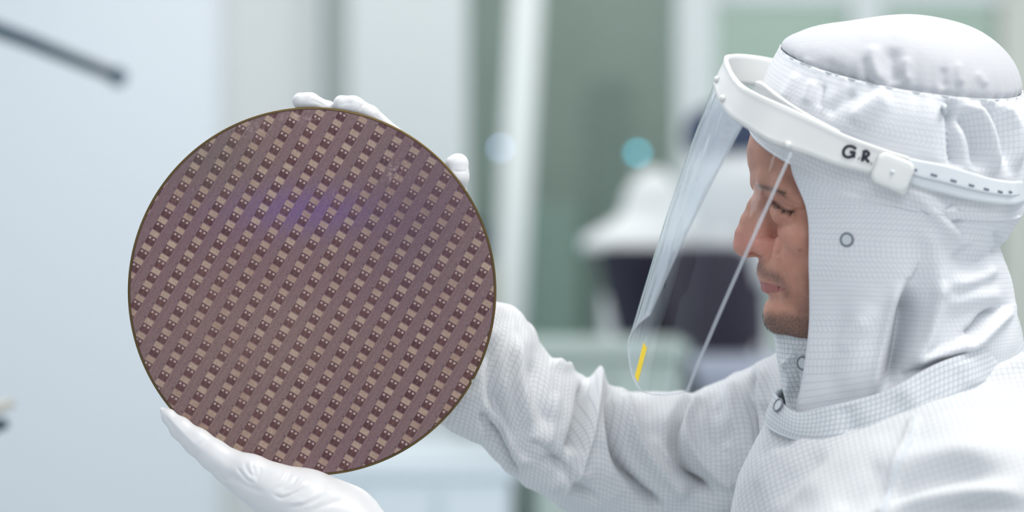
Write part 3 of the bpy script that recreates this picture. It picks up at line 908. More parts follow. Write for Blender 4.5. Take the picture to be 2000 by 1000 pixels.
# upper hood: closed rings from the cap seam to the brim
TH0 = math.radians(41)
NT, NB = 400, 360
tha = np.concatenate([np.linspace(TH0, 2 * math.pi - TH0, NB), (2 * math.pi - TH0 + 2 * TH0 * np.arange(1, NT - NB + 1) / (NT - NB + 1))])
def ring_up(front, back, yw, roll, th=tha, e=2.1):
    x, y = ellipse_ring(xpx(front[0]), xpx(back[0]), yw, th, e)
    zf_, zb_ = zpy(front[1]), zpy(back[1])
    t = (x - xpx(front[0])) / (xpx(back[0]) - xpx(front[0]))
    z = zf_ + (zb_ - zf_) * t - roll * np.sin(th)
    return np.stack([x, y, z], -1)
xs_, ys_, zs_ = hood_seam(tha)
R0 = np.stack([xs_, ys_, zs_], -1)
R1 = ring_up((1506, 140), (1999, 215), .1055, .030)
R2 = ring_up((1490, 182), (2004, 285), .1065, .033)
BR = ring_up((1465, 256), (1992, 385), .104, .036)
up = catmull([R0, R1, R2, BR], 16)
gather = lambda th, k=1.0: (np.sin(th * 31 + 2.2 * np.sin(th * 5)) * 0.55 + np.sin(th * 53 + 1.7 * np.sin(th * 7 + 1)) * 0.45) * k
nrm = grid_normals(up, True)
if (nrm[5, :, 1] * (up[5, :, 1])).sum() < 0: nrm = -nrm
tt = np.linspace(0, 1, up.shape[0])[:, None]
h = gather(tha)[None, :] * 0.0014 * np.exp(-tt / 0.14)
FH = [
    ([(1737, 178), (1690, 215), (1662, 245)], 14, 22, 5.0),
    ([(1674, 176), (1640, 200), (1610, 225)], 10, 14, -3.0),
    ([(1560, 140), (1545, 170), (1528, 200)], 8, 8, 2.0),
    ([(1590, 155), (1580, 185), (1573, 205)], 7, 7, 2.2),
    ([(1610, 162), (1604, 190), (1600, 215)], 6, 6, -2.0),
    ([(1843, 180), (1846, 250), (1850, 322)], 7, 7, 2.5, 0),
    ([(1858, 190), (1862, 260), (1868, 330)], 18, 10, -10.0, 0.05),
    ([(1880, 185), (1925, 250), (1945, 345)], 9, 10, 5.5),
    ([(1905, 180), (1955, 240), (1972, 330)], 10, 10, -8.0),
    ([(1940, 178), (1982, 250), (1988, 340)], 8, 8, 4.0),
    ([(1870, 210), (1905, 270), (1915, 340)], 13, 13, -9.0),
]
HUP_H0, HUP_N = h, nrm

# lower hood: opened at the face, hanging to the collar
def ring_low(openpx, open_y, front_ref, back, yw, z_open, z_back, sag=0.0, e=2.1):
    xo, xb_ = xpx(openpx, -open_y), xpx(back)
    xf_ = xpx(front_ref)
    cx, a_ = (xf_ + xb_) / 2, (xb_ - xf_) / 2
    c = np.clip((cx - xo) / a_, -0.99, 0.99)
    th0 = math.acos(c ** (e / 2)) if c > 0 else math.pi / 2
    th = th0 + (2 * math.pi - 2 * th0) * np.linspace(0, 1, 360)
    x, y = ellipse_ring(xf_, xb_, yw, th, e)
    t = (x - xo) / (xb_ - xo)
    z = z_open + (z_back - z_open) * t
    return np.stack([x, y, z], -1)
th0 = TH0
ths = th0 + (2 * math.pi - 2 * th0) * np.linspace(0, 1, 360)
L0 = ring_up((1465, 256), (1992, 385), .104, .036, ths)
z0n = L0[0, 2]
lows = [L0,
        ring_low(1575, .066, 1500, 1984, .1035, zpy(400, -.07), zpy(432)),
        ring_low(1580, .066, 1500, 1950, .1000, zpy(470, -.07), zpy(486)),
        ring_low(1582, .066, 1500, 1966, .0975, zpy(540, -.07), zpy(543)),
        ring_low(1583, .066, 1505, 1981, .0965, zpy(620, -.07), zpy(620)),
        ring_low(1578, .068, 1505, 1985, .0965, zpy(700, -.07), zpy(660)),
        ring_low(1562, .070, 1500, 1984, .0950, zpy(800, -.07), zpy(690)),
        ring_low(1558, .070, 1500, 1984, .0930, zpy(845, -.07), zpy(720))]
lo = catmull([ring_up((1490, 182), (2004, 285), .1065, .033, ths)] + lows, 26)[26:]
nrm = grid_normals(lo)
if (nrm[60, 60:120, 1]).mean() > 0: nrm = -nrm
FL = [
    # deep pleat behind the hanging front flap
    ([(1800, 540), (1782, 600), (1764, 660), (1740, 720), (1716, 790)], 30, 30, -2.0, 0.25),
    ([(1778, 550), (1759, 600), (1739, 680), (1720, 775)], 7, 32, -22.0, 0.25),
    ([(1800, 575), (1784, 620), (1762, 690), (1735, 760)], 20, 20, -7.5, 0.3),
    ([(1768, 540), (1748, 600), (1730, 690), (1712, 790)], 16, 9, 5.0, 0.2),
    ([(1836, 540), (1828, 600), (1812, 668), (1775, 716)], 9, 14, 5.5, 0.2),
    # pull lines from the strap buckle
    ([(1760, 372), (1800, 390), (1850, 440), (1905, 480)], 16, 14, 4.5),
    ([(1850, 400), (1875, 445), (1890, 475)], 14, 14, -3.5),
    ([(1800, 430), (1822, 480), (1834, 540), (1832, 600)], 20, 24, 3.0),
    ([(1870, 480), (1895, 510), (1935, 520)], 24, 20, -5.0),
    ([(1850, 560), (1900, 545), (1950, 520)], 14, 14, 4.0),
    ([(1840, 600), (1890, 585), (1960, 575)], 16, 16, 3.0),
    ([(1880, 655), (1905, 640), (1930, 612), (1960, 600)], 9, 9, -7.0, 0.2),
    ([(1870, 680), (1900, 672), (1945, 630), (1978, 600)], 11, 9, 4.5, 0.2),
    ([(1760, 742), (1800, 720), (1850, 702)], 7, 7, -5.0, 0.15),
    ([(1780, 715), (1840, 690), (1900, 668)], 12, 10, 4.5, 0.2),
    ([(1940, 445), (1952, 480), (1930, 500)], 8, 8, -3.0),
    ([(1600, 380), (1640, 372), (1700, 388)], 10, 14, -1.5),
    ([(1700, 580), (1680, 680), (1650, 780)], 30, 22, 3.0),
    ([(1640, 560), (1630, 660), (1610, 780)], 26, 26, -2.0),
    ([(1640, 690), (1660, 660), (1700, 620)], 16, 16, 1.6),
]
FA = FH + FL
strapline = [(1640, 292), (1720, 318), (1800, 342), (1870, 356), (1930, 371), (1990, 375)]
def hood_h(v, nn):
    h_ = fold_disp(v, nn, FA) + waves(v, 11, 0.0010, 5)
    d_, _, _ = polydist(*to_px(v), strapline)
    k_ = smooth01((d_ - 22) / 26)
    return np.where(h_ > 0, h_ * k_, h_ * (0.35 + 0.65 * k_))
tt = np.linspace(0, 1, up.shape[0])[:, None]
hu = HUP_H0 + hood_h(up, HUP_N) * np.minimum(1, tt * 6)
hl_ = hood_h(lo, nrm)
sh_u = up[-1] + HUP_N[-1] * hu[-1][:, None]
up = up + HUP_N * hu[..., None]
lo = lo + nrm * hl_[..., None]
up[-1, :NB] = (up[-1, :NB] + lo[0]) / 2
lo[0] = up[-1, :NB]
UPR = up.shape[0]; LOR = lo.shape[0]; LOC = NB
uu = grid_uv(np.concatenate([up, up[:, :1]], 1)).reshape(UPR, NT + 1, 2)[:, :NT]
ul = grid_uv(lo).reshape(LOR, NB, 2)
uu[..., 0] -= uu[:, NB // 2:NB // 2 + 1, 0]; uu[..., 1] -= uu[-1:, :1, 1][..., 0] if False else uu[-1, 0, 1]
HVv = np.concatenate([up.reshape(-1, 3), lo[1:].reshape(-1, 3)])
HUV = np.concatenate([uu.reshape(-1, 2), ul[1:].reshape(-1, 2)])
Fa = grid_faces(UPR, NT, True)
base_i = UPR * NT
idx = np.concatenate([((UPR - 1) * NT + np.arange(NB))[None], base_i + np.arange((LOR - 1) * NB).reshape(-1, NB)])
Fb = np.stack([idx[:-1, :-1], idx[:-1, 1:], idx[1:, 1:], idx[1:, :-1]], -1).reshape(-1, 4)
hood_o = mesh_obj('hood', HVv, np.concatenate([Fa, Fb]), M_HOOD, person, uv=HUV)
m_ = hood_o.modifiers.new('solid', 'SOLIDIFY'); m_.thickness = 0.0012; m_.offset = 0
hood_bvh = bvh_of(hood_o); band_bvh = hood_bvh
# rolled hem along the face opening and the brim
fr_ = up[-1, NB:]
tube('hood_hem', np.concatenate([lo[::-4, 0], up[-1, :1], fr_[::-1], up[-1, NB - 1:NB], lo[4::4, -1]]), 0.0012, M_HOOD, person, 8)
GAIN = 1.0
# ------------------------------------------------------------------ cap: puffed crown
NP = 60
ph = np.linspace(0, math.pi / 2, NP)[:, None]
cx_, top = xpx(1752), ZC + .1965
ringx, ringy = xs_ - (xpx(1527) + xpx(1989)) / 2, ys_
fw = smooth01(0.5 + 0.5 * np.cos(tha))[None]; cp = np.cos(ph) ** (0.95 + 0.30 * fw); sp_ = np.sin(ph)
cap = np.stack([(xpx(1527) + xpx(1989)) / 2 + ringx[None] * cp, ringy[None] * cp,
                zs_[None] + (top - zs_[None]) * sp_], -1)
nrm = grid_normals(cap, True)
nrm[-1] = (0, 0, 1)
if nrm[NP // 2, :, 2].mean() < 0: nrm = -nrm
nrm[-1] = (0, 0, 1)
tt = np.linspace(0, 1, NP)[:, None]
h = gather(tha)[None] * 0.0009 * np.exp(-tt / 0.12)
h += -0.0018 * np.exp(-(tt / 0.03) ** 2)
FC = [
    ([(1708, 85), (1706, 125), (1728, 168)], 15, 15, 4.2),
    ([(1745, 90), (1740, 130), (1752, 168)], 17, 17, -5.0),
    ([(1772, 110), (1768, 140), (1776, 165)], 9, 9, 2.5),
    ([(1690, 110), (1690, 150), (1700, 168)], 9, 9, -2.0),
    ([(1845, 130), (1842, 155), (1846, 175)], 9, 9, -2.5),
    ([(1870, 120), (1872, 150), (1878, 170)], 9, 9, 2.5),
    ([(1600, 120), (1640, 140), (1680, 160)], 14, 14, -2.0),
    ([(1570, 110), (1580, 130), (1600, 150)], 9, 9, 2.0),
    ([(1905, 140), (1920, 160), (1925, 170)], 8, 8, 2.0),
]
h = h + fold_disp(cap, nrm, FC)
h = h + waves(cap, 9, 0.0010, 9) * np.sin(2 * ph)
cap = cap + nrm * h[..., None]
cap[-1] = cap[-1].mean(0)
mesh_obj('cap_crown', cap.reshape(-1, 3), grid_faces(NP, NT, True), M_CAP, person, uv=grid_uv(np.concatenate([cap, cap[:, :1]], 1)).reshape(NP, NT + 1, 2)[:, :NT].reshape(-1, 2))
tube('cap_seam', np.concatenate([R0, R0[:1]]) * [1, 1, 1] + 0, 0.0007, M_STITCH, person, 6)

GAIN = 1.5
# ------------------------------------------------------------------ neck panel (far side of the hood front)
rows = []
for (f, py_, yw) in ((1512, 640, .05), (1517, 670, .052), (1522, 700, .056), (1530, 740, .06), (1540, 790, .064), (1545, 830, .066)):
    a_ = np.linspace(-1.15, 1.45, 90)
    x, y = ellipse_ring(xpx(f), xpx(f + 300), yw, a_, 2.0, 0.012)
    rows.append(np.stack([x, y, np.full_like(x, zpy(py_)) - 0.02 * np.abs(y)], -1))
np_g = catmull(rows, 10)
nrm = grid_normals(np_g)
if nrm[20, 45, 0] > 0: nrm = -nrm
h = fold_disp(np_g, nrm, [([(1535, 668), (1550, 690), (1552, 740), (1548, 790)], 6, 6, -3.5), ([(1560, 675), (1545, 700), (1530, 720)], 5, 5, 2.5),
                          ([(1522, 690), (1540, 730), (1540, 780)], 7, 7, 1.2)], False) + waves(np_g, 18, 0.0008, 11)
np_g = np_g + nrm * h[..., None]
neck_o = mesh_obj('neck_panel', np_g.reshape(-1, 3), grid_faces(*np_g.shape[:2]), M_COLLAR, person, uv=grid_uv(np_g))
neck_o.modifiers.new('solid', 'SOLIDIFY').thickness = 0.001
neck_bvh = bvh_of(neck_o)

# ------------------------------------------------------------------ coverall torso + near shoulder as one surface
H2 = 0.0042
BT = Field((0.13, -0.33, 0.80), (0.60, 0.32, ZC - 0.055), H2)
sl, X, Y, Z = BT.sub(BT.lo, BT.lo + 3)
cx0 = (1750 - 1000) * S
TP = (500 - (Z - ZC) / S) + 0.27 * (X - cx0) / S         # tilted level in pixel units
lev = [690, 744, 770, 797, 825, 864, 914, 1000, 1150, 1400, 1700, 2300]
fr = [1520, 1500, 1493, 1476, 1458, 1443, 1433, 1427, 1425, 1440, 1470, 1480]
bk = [1990, 1997, 2000, 2010, 2030, 2060, 2080, 2100, 2110, 2090, 2060, 2080]
yw = [.085, .100, .106, .125, .145, .168, .185, .195, .195, .185, .175, .185]
XFt = (np.interp(TP, lev, fr) - 1000) * S; XBt = (np.interp(TP, lev, bk) - 1000) * S; YWt = np.interp(TP, lev, yw)
cxm = (XFt + XBt) / 2; axm = (XBt - XFt) / 2
f_ = ((np.abs(X - cxm) / axm) ** 2.15 + (np.abs(Y) / YWt) ** 2.15) ** (1 / 2.15)
f_ = (f_ - 1) * 0.12
f_ = np.maximum(f_, (745 - TP) * S)
BT.F = f_.astype(np.float32)
# near shoulder and upper arm (raised forward, hand under the wafer)
SHn = P(1900, 1020, -.155); ELn = P(1420, 1420, -.215); WRn = P(760, 1110, -.03)
BT.cone(SHn, ELn, .088, .066, 0.045)
V, F = BT.mesh()
V = relax(V, F, 2, 0.5)
n = mesh_normals(V, F)
# find outward sign
if ((V - V.mean(0)) * n).sum() < 0: n = -n; F = F[:, ::-1]
FT = [
    ([(1786, 822), (1776, 860), (1758, 900), (1742, 940), (1720, 1000)], 7, 7, 2.6, 0),
    ([(1690, 995), (1750, 968), (1830, 938), (1900, 925), (1985, 925)], 16, 26, -7.0, 0.3),
    ([(1700, 940), (1780, 900), (1870, 880), (1960, 880)], 22, 26, 4.0, 0.3),
    ([(1730, 1000), (1830, 975), (1930, 965), (2010, 975)], 16, 20, 5.0, 0.3),
    ([(1850, 1000), (1920, 985), (1990, 990)], 10, 12, -4.0, 0.3),
    ([(1560, 990), (1620, 930), (1690, 880), (1750, 850)], 22, 20, 3.0),
    ([(1500, 990), (1560, 920), (1620, 880)], 20, 18, -3.0),
    ([(1630, 1000), (1680, 950), (1730, 900)], 16, 14, -3.0),
    ([(1480, 900), (1510, 870), (1560, 862)], 12, 12, -2.0),
    ([(1470, 960), (1500, 900), (1530, 870)], 14, 12, 2.5),
]
h = fold_disp(V, n, FT) + waves(V, 7, 0.0016, 21)
h *= smooth01((to_px(V)[1] + 0.27 * (to_px(V)[0] - 1750) - 745) / 40)
V = V + n * h[:, None]
uv = np.stack([V[:, 0] * 0.96 + 0.28 * V[:, 2] - 0.15 * V[:, 1], V[:, 2] * 0.96 - 0.28 * V[:, 0] + 0.35 * V[:, 1]], 1)
torso = mesh_obj('coverall', V, F, M_CLOTH, person, uv=uv)
torso_bvh = bvh_of(torso)

# trousers and boots below the picture, so the figure stands on the floor
def loft_tube(name, pts, rads, mat, parent, seg=40, n=10, wv=0.002, seed=1):
    p = catmull(pts, n); r = catmull([[a] for a in rads], n)[:, 0]
    t = np.gradient(p, axis=0); t /= np.linalg.norm(t, axis=1, keepdims=True)
    a = np.cross(t, [0, 1, 0.01]); a /= np.linalg.norm(a, axis=1, keepdims=True)
    b = np.cross(a, t)
    th = np.linspace(0, 2 * math.pi, seg, endpoint=False)
    g = p[:, None] + r[:, None, None] * (np.cos(th)[None, :, None] * a[:, None] + np.sin(th)[None, :, None] * b[:, None])
    dd = g - p[:, None]; dd /= np.linalg.norm(dd, axis=-1, keepdims=True)
    g = g + dd * waves(g, 9, wv, seed)[..., None]
    u = grid_uv(np.concatenate([g, g[:, :1]], 1)).reshape(len(p), seg + 1, 2)[:, :seg].reshape(-1, 2)
    F_ = grid_faces(len(p), seg, True).tolist(); F_.append(tuple(range(seg))[::-1]); F_.append(tuple(range((len(p) - 1) * seg, len(p) * seg)))
    return mesh_obj(name, g.reshape(-1, 3), F_, mat, parent, uv=u)
for sg in (-1, 1):
    loft_tube('trouser_leg', [(0.315, .085 * sg, 0.98), (0.315, .095 * sg, 0.75), (0.305, .10 * sg, 0.5), (0.32, .10 * sg, 0.25), (0.325, .10 * sg, 0.09)], [.105, .10, .078, .07, .075], M_CLOTH, person, wv=.003, seed=3)
    bm_v = []
    FB = Field((0.14, .1 * sg - .07, -.005), (0.40, .1 * sg + .07, 0.2), 0.005)
    FB.ell((0.335, .1 * sg, .045), (.045, .04, .045), .02); FB.ell((0.235, .1 * sg, .035), (.075, .046, .036), .03); FB.cone((.335, .1 * sg, .05), (.33, .1 * sg, .16), .045, .05, .02)
    FB.F = np.maximum(FB.F, (0.001 - FB.ax[2])[None, None, :])
    v2, f2 = FB.mesh(); mesh_obj('boot', v2, f2, plain('boot_white', (.7, .72, .74), .5), person)

# ------------------------------------------------------------------ collar band
top_pts = [(1512, 764, .0), (1515, 770, -.03), (1528, 786, -.048), (1554, 804, -.066), (1600, 797, -.084), (1660, 783, -.098), (1712, 769, -.105), (1760, 748, -.108), (1800, 725, -.108),
           (1840, 706, -.105), (1900, 685, -.092), (1940, 667, -.075), (1972, 643, -.048), (1986, 622, 0), (1975, 605, .045), (1900, 610, .09), (1800, 640, .106), (1700, 690, .104), (1600, 730, .084), (1540, 752, .05), (1515, 762, .02)]
bot_pts = [(1494, 822, .0), (1497, 832, -.035), (1520, 846, -.056), (1556, 858, -.076), (1600, 864, -.094), (1640, 860, -.104), (1700, 848, -.114), (1760, 830, -.118), (1800, 812, -.119),
           (1840, 793, -.116), (1900, 768, -.104), (1960, 738, -.072), (1990, 715, -.045), (2003, 690, 0), (1985, 680, .05), (1900, 680, .10), (1800, 710, .118), (1700, 750, .114), (1600, 790, .094), (1530, 808, .06), (1500, 815, .025)]
tp = np.array([P(*p) for p in top_pts]); bp_ = np.array([P(*p) for p in bot_pts])
tp = catmull(tp, 14); bp_ = catmull(bp_, 14)
NR = 22
rr = np.linspace(0, 1, NR)[:, None, None]
cg = tp[None] * (1 - rr) + bp_[None] * rr
nrm = grid_normals(cg)
cen = cg.mean((0, 1))
if ((cg - cen) * nrm)[..., :2].sum() < 0: nrm = -nrm
h = 0.0009 * np.sin(rr[..., 0] * math.pi) + fold_disp(cg, nrm, [([(1650, 790), (1665, 850)], 20, 20, -1.8), ([(1880, 700), (1900, 760)], 20, 20, 2.0), ([(1760, 750), (1800, 810)], 22, 22, 1.5),
                                                                  ([(1935, 672), (1975, 720)], 12, 12, -3.0)]) + waves(cg, 12, 0.0007, 31)
h -= 0.0012 * np.exp(-((rr[..., 0] - 0.93) / 0.03) ** 2)
cg = cg + nrm * h[..., None]
col_o = mesh_obj('collar', cg.reshape(-1, 3), grid_faces(*cg.shape[:2]), M_COLLAR, person, uv=grid_uv(cg))
m_ = col_o.modifiers.new('solid', 'SOLIDIFY'); m_.thickness = 0.0022; m_.offset = -1
col_bvh = bvh_of(col_o)
tube('collar_seam', cg[-1] - nrm[-1] * 0.0006, 0.0007, M_STITCH, person, 6)

# raglan shoulder seam, a raised stitched ridge
sp_pts = []
for i, (a_, b2) in enumerate([(1788, 815), (1784, 835), (1779, 855), (1770, 876), (1759, 898), (1750, 920), (1743, 942), (1736, 965), (1728, 990), (1718, 1015)]):
    l, nn = hit(torso_bvh, a_, b2, 0.0004); sp_pts.append(np.array(l))
tube('shoulder_seam', catmull(sp_pts, 6), 0.0016, M_STITCH, person, 8)
# ribbed stitching at the hood's back seam
sp_pts = []
for a_, b2 in [(1841, 182), (1843, 205), (1845, 230), (1846, 255), (1847, 280), (1848, 305), (1849, 328)]:
    l, nn = hit(band_bvh, a_, b2, 0.0003); sp_pts.append(np.array(l))
pp = catmull(sp_pts, 12)
tube('hood_back_seam', pp, 0.0016 + 0.0006 * np.sin(np.arange(len(pp)) * 1.05), M_STITCH, person, 8)

# snaps
def snap(name, bvh, px_, py_, r_o=.0048, r_t=.0009):
    l, nn = hit(bvh, px_, py_, 0.0012)
    th_ = np.linspace(0, 2 * math.pi, 37)
    a = nn.orthogonal().normalized(); b = nn.cross(a)
    pts = [np.array(l + (a * math.cos(t) + b * math.sin(t)) * r_o) for t in th_]
    o = tube(name, pts, r_t, M_METAL, person, 8)
    disc = [np.array(l)] + [np.array(l + (a * math.cos(t) + b * math.sin(t)) * (r_o - .0006) + nn * .0002) for t in th_[:-1]]
    mesh_obj('snap_centre', disc, [(0, 1 + k, 1 + (k + 1) % 36) for k in range(36)], M_STITCH, o)
snap('snap_button', hood_bvh, 1655, 468)
snap('snap_button', neck_bvh, 1569, 709, .0050)
snap('snap_button', col_bvh, 1522, 792, .0050)

# ------------------------------------------------------------------ sleeves
GAIN = 2.3
def pair_loft(name, pairs, ydep, n, seg, folds, mat, parent, wv=0.0012, seed=1, e=2.0):
    tops = np.array([P(a, b, y) for (a, b), _, y, _ in pairs]); bots = np.array([P(a, b, y) for _, (a, b), y, _ in pairs])
    dep = np.array([[d] for *_, d in pairs])
    tops = catmull(tops, n); bots = catmull(bots, n); dep = catmull(dep, n)
    c = (tops + bots) / 2; a = (tops - bots) / 2
    b = np.zeros_like(a); b[:, 1:2] = -dep
    th = np.linspace(0, 2 * math.pi, seg, endpoint=False)
    g = c[:, None] + np.cos(th)[None, :, None] * a[:, None] + np.sin(th)[None, :, None] * b[:, None]
    nrm = grid_normals(g, True)
    if ((g - c[:, None]) * nrm).sum() < 0: nrm = -nrm
    h = fold_disp(g, nrm, folds) + waves(g, 13, wv, seed) + waves(g, 34, 0.0005, seed + 1)
    g = g + nrm * h[..., None]
    u = grid_uv(np.concatenate([g, g[:, :1]], 1)).reshape(len(c), seg + 1, 2)[:, :seg].reshape(-1, 2)
    rot = 0.12
    return mesh_obj(name, g.reshape(-1, 3), grid_faces(len(c), seg, True), mat, parent, uv=u), g
yR = .10
pairs = [((848, 610), (770, 760), .062, .040),
         ((880, 600), (800, 800), .070, .048),
         ((935, 586), (868, 838), .080, .052),
         ((975, 588), (915, 862), .090, .054),
         ((1005, 603), (950, 880), .100, .055),
         ((1037, 636), (985, 920), .110, .056),
         ((1058, 674), (1020, 948), .120, .057),
         ((1090, 708), (1060, 966), .130, .058),
         ((1122, 722), (1100, 990), .140, .059),
         ((1150, 738), (1140, 1010), .150, .060),
         ((1188, 748), (1180, 1024), .155, .060),
         ((1228, 766), (1222, 1036), .160, .060),
         ((1300, 768), (1300, 1046), .165, .062),
         ((1360, 757), (1375, 1050), .165, .064),
         ((1432, 735), (1460, 1050), .160, .068),
         ((1490, 703), (1560, 1040), .145, .078),
         ((1545, 688), (1650, 1020), .120, .09)]
FS = [
    ([(1193, 800), (1199, 862), (1218, 915), (1250, 958)], 4, 6, -2.6, 0.1),
    ([(1330, 798), (1316, 840), (1320, 890), (1350, 935), (1400, 975)], 4, 6, -2.4, 0.1),
    ([(1140, 760), (1130, 820), (1112, 880)], 4, 5, -2.2, 0.1),
    ([(1466, 730), (1464, 800), (1474, 870)], 3, 4, -2.0, 0.1),
    ([(955, 835), (980, 890), (1005, 930)], 4, 5, -2.2, 0.1),
    ([(1090, 760), (1080, 830), (1060, 880)], 12, 9, 2.2, 0.2),
    ([(1240, 800), (1275, 870), (1330, 925), (1400, 960)], 7, 7, -1.8, 0.2),
    ([(1395, 760), (1385, 800), (1390, 850), (1425, 900)], 6, 8, -2.0, 0.15),
    ([(1030, 860), (1070, 880), (1100, 915)], 7, 6, -1.8, 0.2),
    ([(968, 640), (964, 720), (972, 800), (990, 880)], 15, 15, -5.5),
    ([(1004, 640), (1008, 700), (1018, 780), (1034, 850)], 12, 14, 4.0),
    ([(1040, 690), (1048, 740), (1062, 800), (1090, 850)], 15, 15, -2.5),
    ([(938, 800), (958, 850), (985, 900), (1015, 940)], 8, 10, -4.5, 0.2),
    ([(960, 800), (990, 850), (1015, 890), (1050, 910)], 8, 8, 3.0, 0.2),
    ([(1085, 712), (1100, 722), (1112, 718), (1122, 712)], 8, 8, 3.0, 0.0),
    ([(1143, 745), (1140, 775), (1130, 830), (1112, 890)], 10, 13, -8.0, 0.15),
    ([(1170, 722), (1168, 745), (1158, 800), (1142, 860), (1115, 938)], 14, 12, 6.5, 0.12),
    ([(1190, 752), (1192, 790), (1196, 850), (1212, 910), (1246, 955), (1290, 1000)], 8, 12, -7.5, 0.08),
    ([(1215, 768), (1224, 810), (1254, 872), (1300, 925), (1350, 965)], 16, 11, 6.0, 0.1),
    ([(1250, 775), (1275, 830), (1320, 890)], 18, 18, -2.5),
    ([(1362, 758), (1340, 785), (1322, 820), (1316, 870), (1335, 920), (1380, 965)], 9, 13, -6.5, 0.08),
    ([(1372, 765), (1350, 800), (1340, 840), (1360, 885), (1400, 925), (1445, 955)], 12, 9, 5.0, 0.1),
    ([(1468, 722), (1463, 760), (1466, 820), (1474, 880)], 7, 7, -5.0, 0.1),
    ([(1440, 735), (1430, 790), (1436, 850)], 12, 12, 3.5),
    ([(1400, 780), (1400, 830), (1420, 880)], 14, 12, -2.5),
    ([(1060, 960), (1110, 930), (1160, 930)], 12, 12, 2.5),
    ([(1040, 900), (1090, 905), (1130, 950), (1180, 990)], 10, 10, -3.0),
    ([(1110, 965), (1108, 950), (1120, 920)], 8, 8, 3.0),
    ([(1495, 710), (1490, 760), (1500, 810)], 7, 7, 3.0),
]
slv = pair_loft('sleeve', pairs, None, 12, 220, FS, M_CLOTH, person, 0.0013, 41)
# cuff of the far sleeve, behind the wafer
# near forearm sleeve, below the picture
loft_tube('sleeve', [ELn + (ELn - SHn) * -0.12, ELn, ELn * .55 + WRn * .45 + [0, -.01, 0], P(860, 1160, -.045), P(815, 1135, -.035)], [.06, .068, .06, .048, .046], M_CLOTH, person, 60, 14, .003, 8)

GAIN = 1.0
# ------------------------------------------------------------------ gloves: five separate fingers each
def glove(name, lo_, hi_, build, creases, label=None, h_=0.0010):
    G = Field(lo_, hi_, h_)
    build(G)
    V, F = G.mesh()
    V = relax(V, F, 2, 0.5)
    n = mesh_normals(V, F)
    c0 = V.mean(0)
    # outward orientation test by signed volume
    a, b, c, d = V[F[:, 0]] - c0, V[F[:, 1]] - c0, V[F[:, 2]] - c0, V[F[:, 3]] - c0
    vol = (np.einsum('ij,ij->i', a, np.cross(b, c)) + np.einsum('ij,ij->i', a, np.cross(c, d))).sum()
    if vol < 0: n = -n; F = F[:, ::-1]
    V = V + n * (fold_disp(V, n, creases) + waves(V, 40, 0.00022, 5))[:, None]
    o = mesh_obj(name, V, F, M_GLOVE, person)
    return o
mp_ = lambda px, py, y, r: (P(px, py, y), r * S)
def right_hand(G):
    k = 0.004
    # palm behind the wafer
    G.chain([mp_(858, 640, .058, 62), mp_(838, 560, .055, 58)], 0.02)
    G.chain([mp_(838, 560, .055, 50), mp_(812, 372, .052, 28)], 0.012)
    G.chain([mp_(838, 560, .055, 50), mp_(782, 380, .054, 28)], 0.012)
    G.chain([mp_(838, 560, .055, 50), mp_(752, 402, .055, 27)], 0.012)
    G.chain([mp_(838, 570, .055, 46), mp_(728, 440, .054, 25)], 0.012)
    G.chain([mp_(812, 372, .052, 24), mp_(768, 268, .030, 20.5), mp_(722, 224, .016, 18.5), mp_(690, 207, .0095, 19), mp_(668, 204, .0085, 18)], 0.0025)      # index
    G.chain([mp_(782, 380, .054, 24), mp_(708, 268, .036, 20), mp_(640, 214, .016, 16.5), mp_(606, 199, .0095, 18), mp_(588, 197, .0085, 17)], 0.0025)          # middle
    G.chain([mp_(752, 402, .055, 23), mp_(660, 320, .040, 20), mp_(606, 276, .026, 18), mp_(570, 262, .013, 16)], 0.0025)           # ring
    G.chain([mp_(728, 440, .054, 21), mp_(650, 400, .040, 18), mp_(606, 384, .026, 16), mp_(578, 374, .014, 14.5)], 0.0025)          # little
    G.chain([mp_(850, 560, .050, 44), mp_(880, 450, .034, 28), mp_(889, 385, .020, 21), mp_(892, 345, .0115, 21), mp_(896, 320, .0100, 20)], 0.005)   # thumb
    G.chain([mp_(891, 347, .0105, 20), mp_(886, 324, .0095, 17)], 0.006)
CR = [
    ([(886, 334), (900, 335), (912, 334)], 1.6, 1.6, -0.6, 0.1),
    ([(702, 216), (706, 208), (712, 203)], 1.8, 1.8, -0.6, 0.1),
    ([(660, 207), (676, 201), (690, 203)], 2.5, 2.5, -0.4),
    ([(665, 190), (690, 194), (712, 206)], 3, 3, 0.3),
    ([(592, 184), (615, 192), (640, 208)], 2.2, 2.2, 0.35),
    ([(600, 196), (622, 200), (640, 210)], 2.2, 2.2, -0.35),
    ([(730, 222), (742, 232), (750, 244)], 2.5, 2.5, -0.3),
]
glove('glove', P(540, 760, .1) - [0, .11, 0.01], P(930, 170, .1) + [0, .01, .012], right_hand, CR)

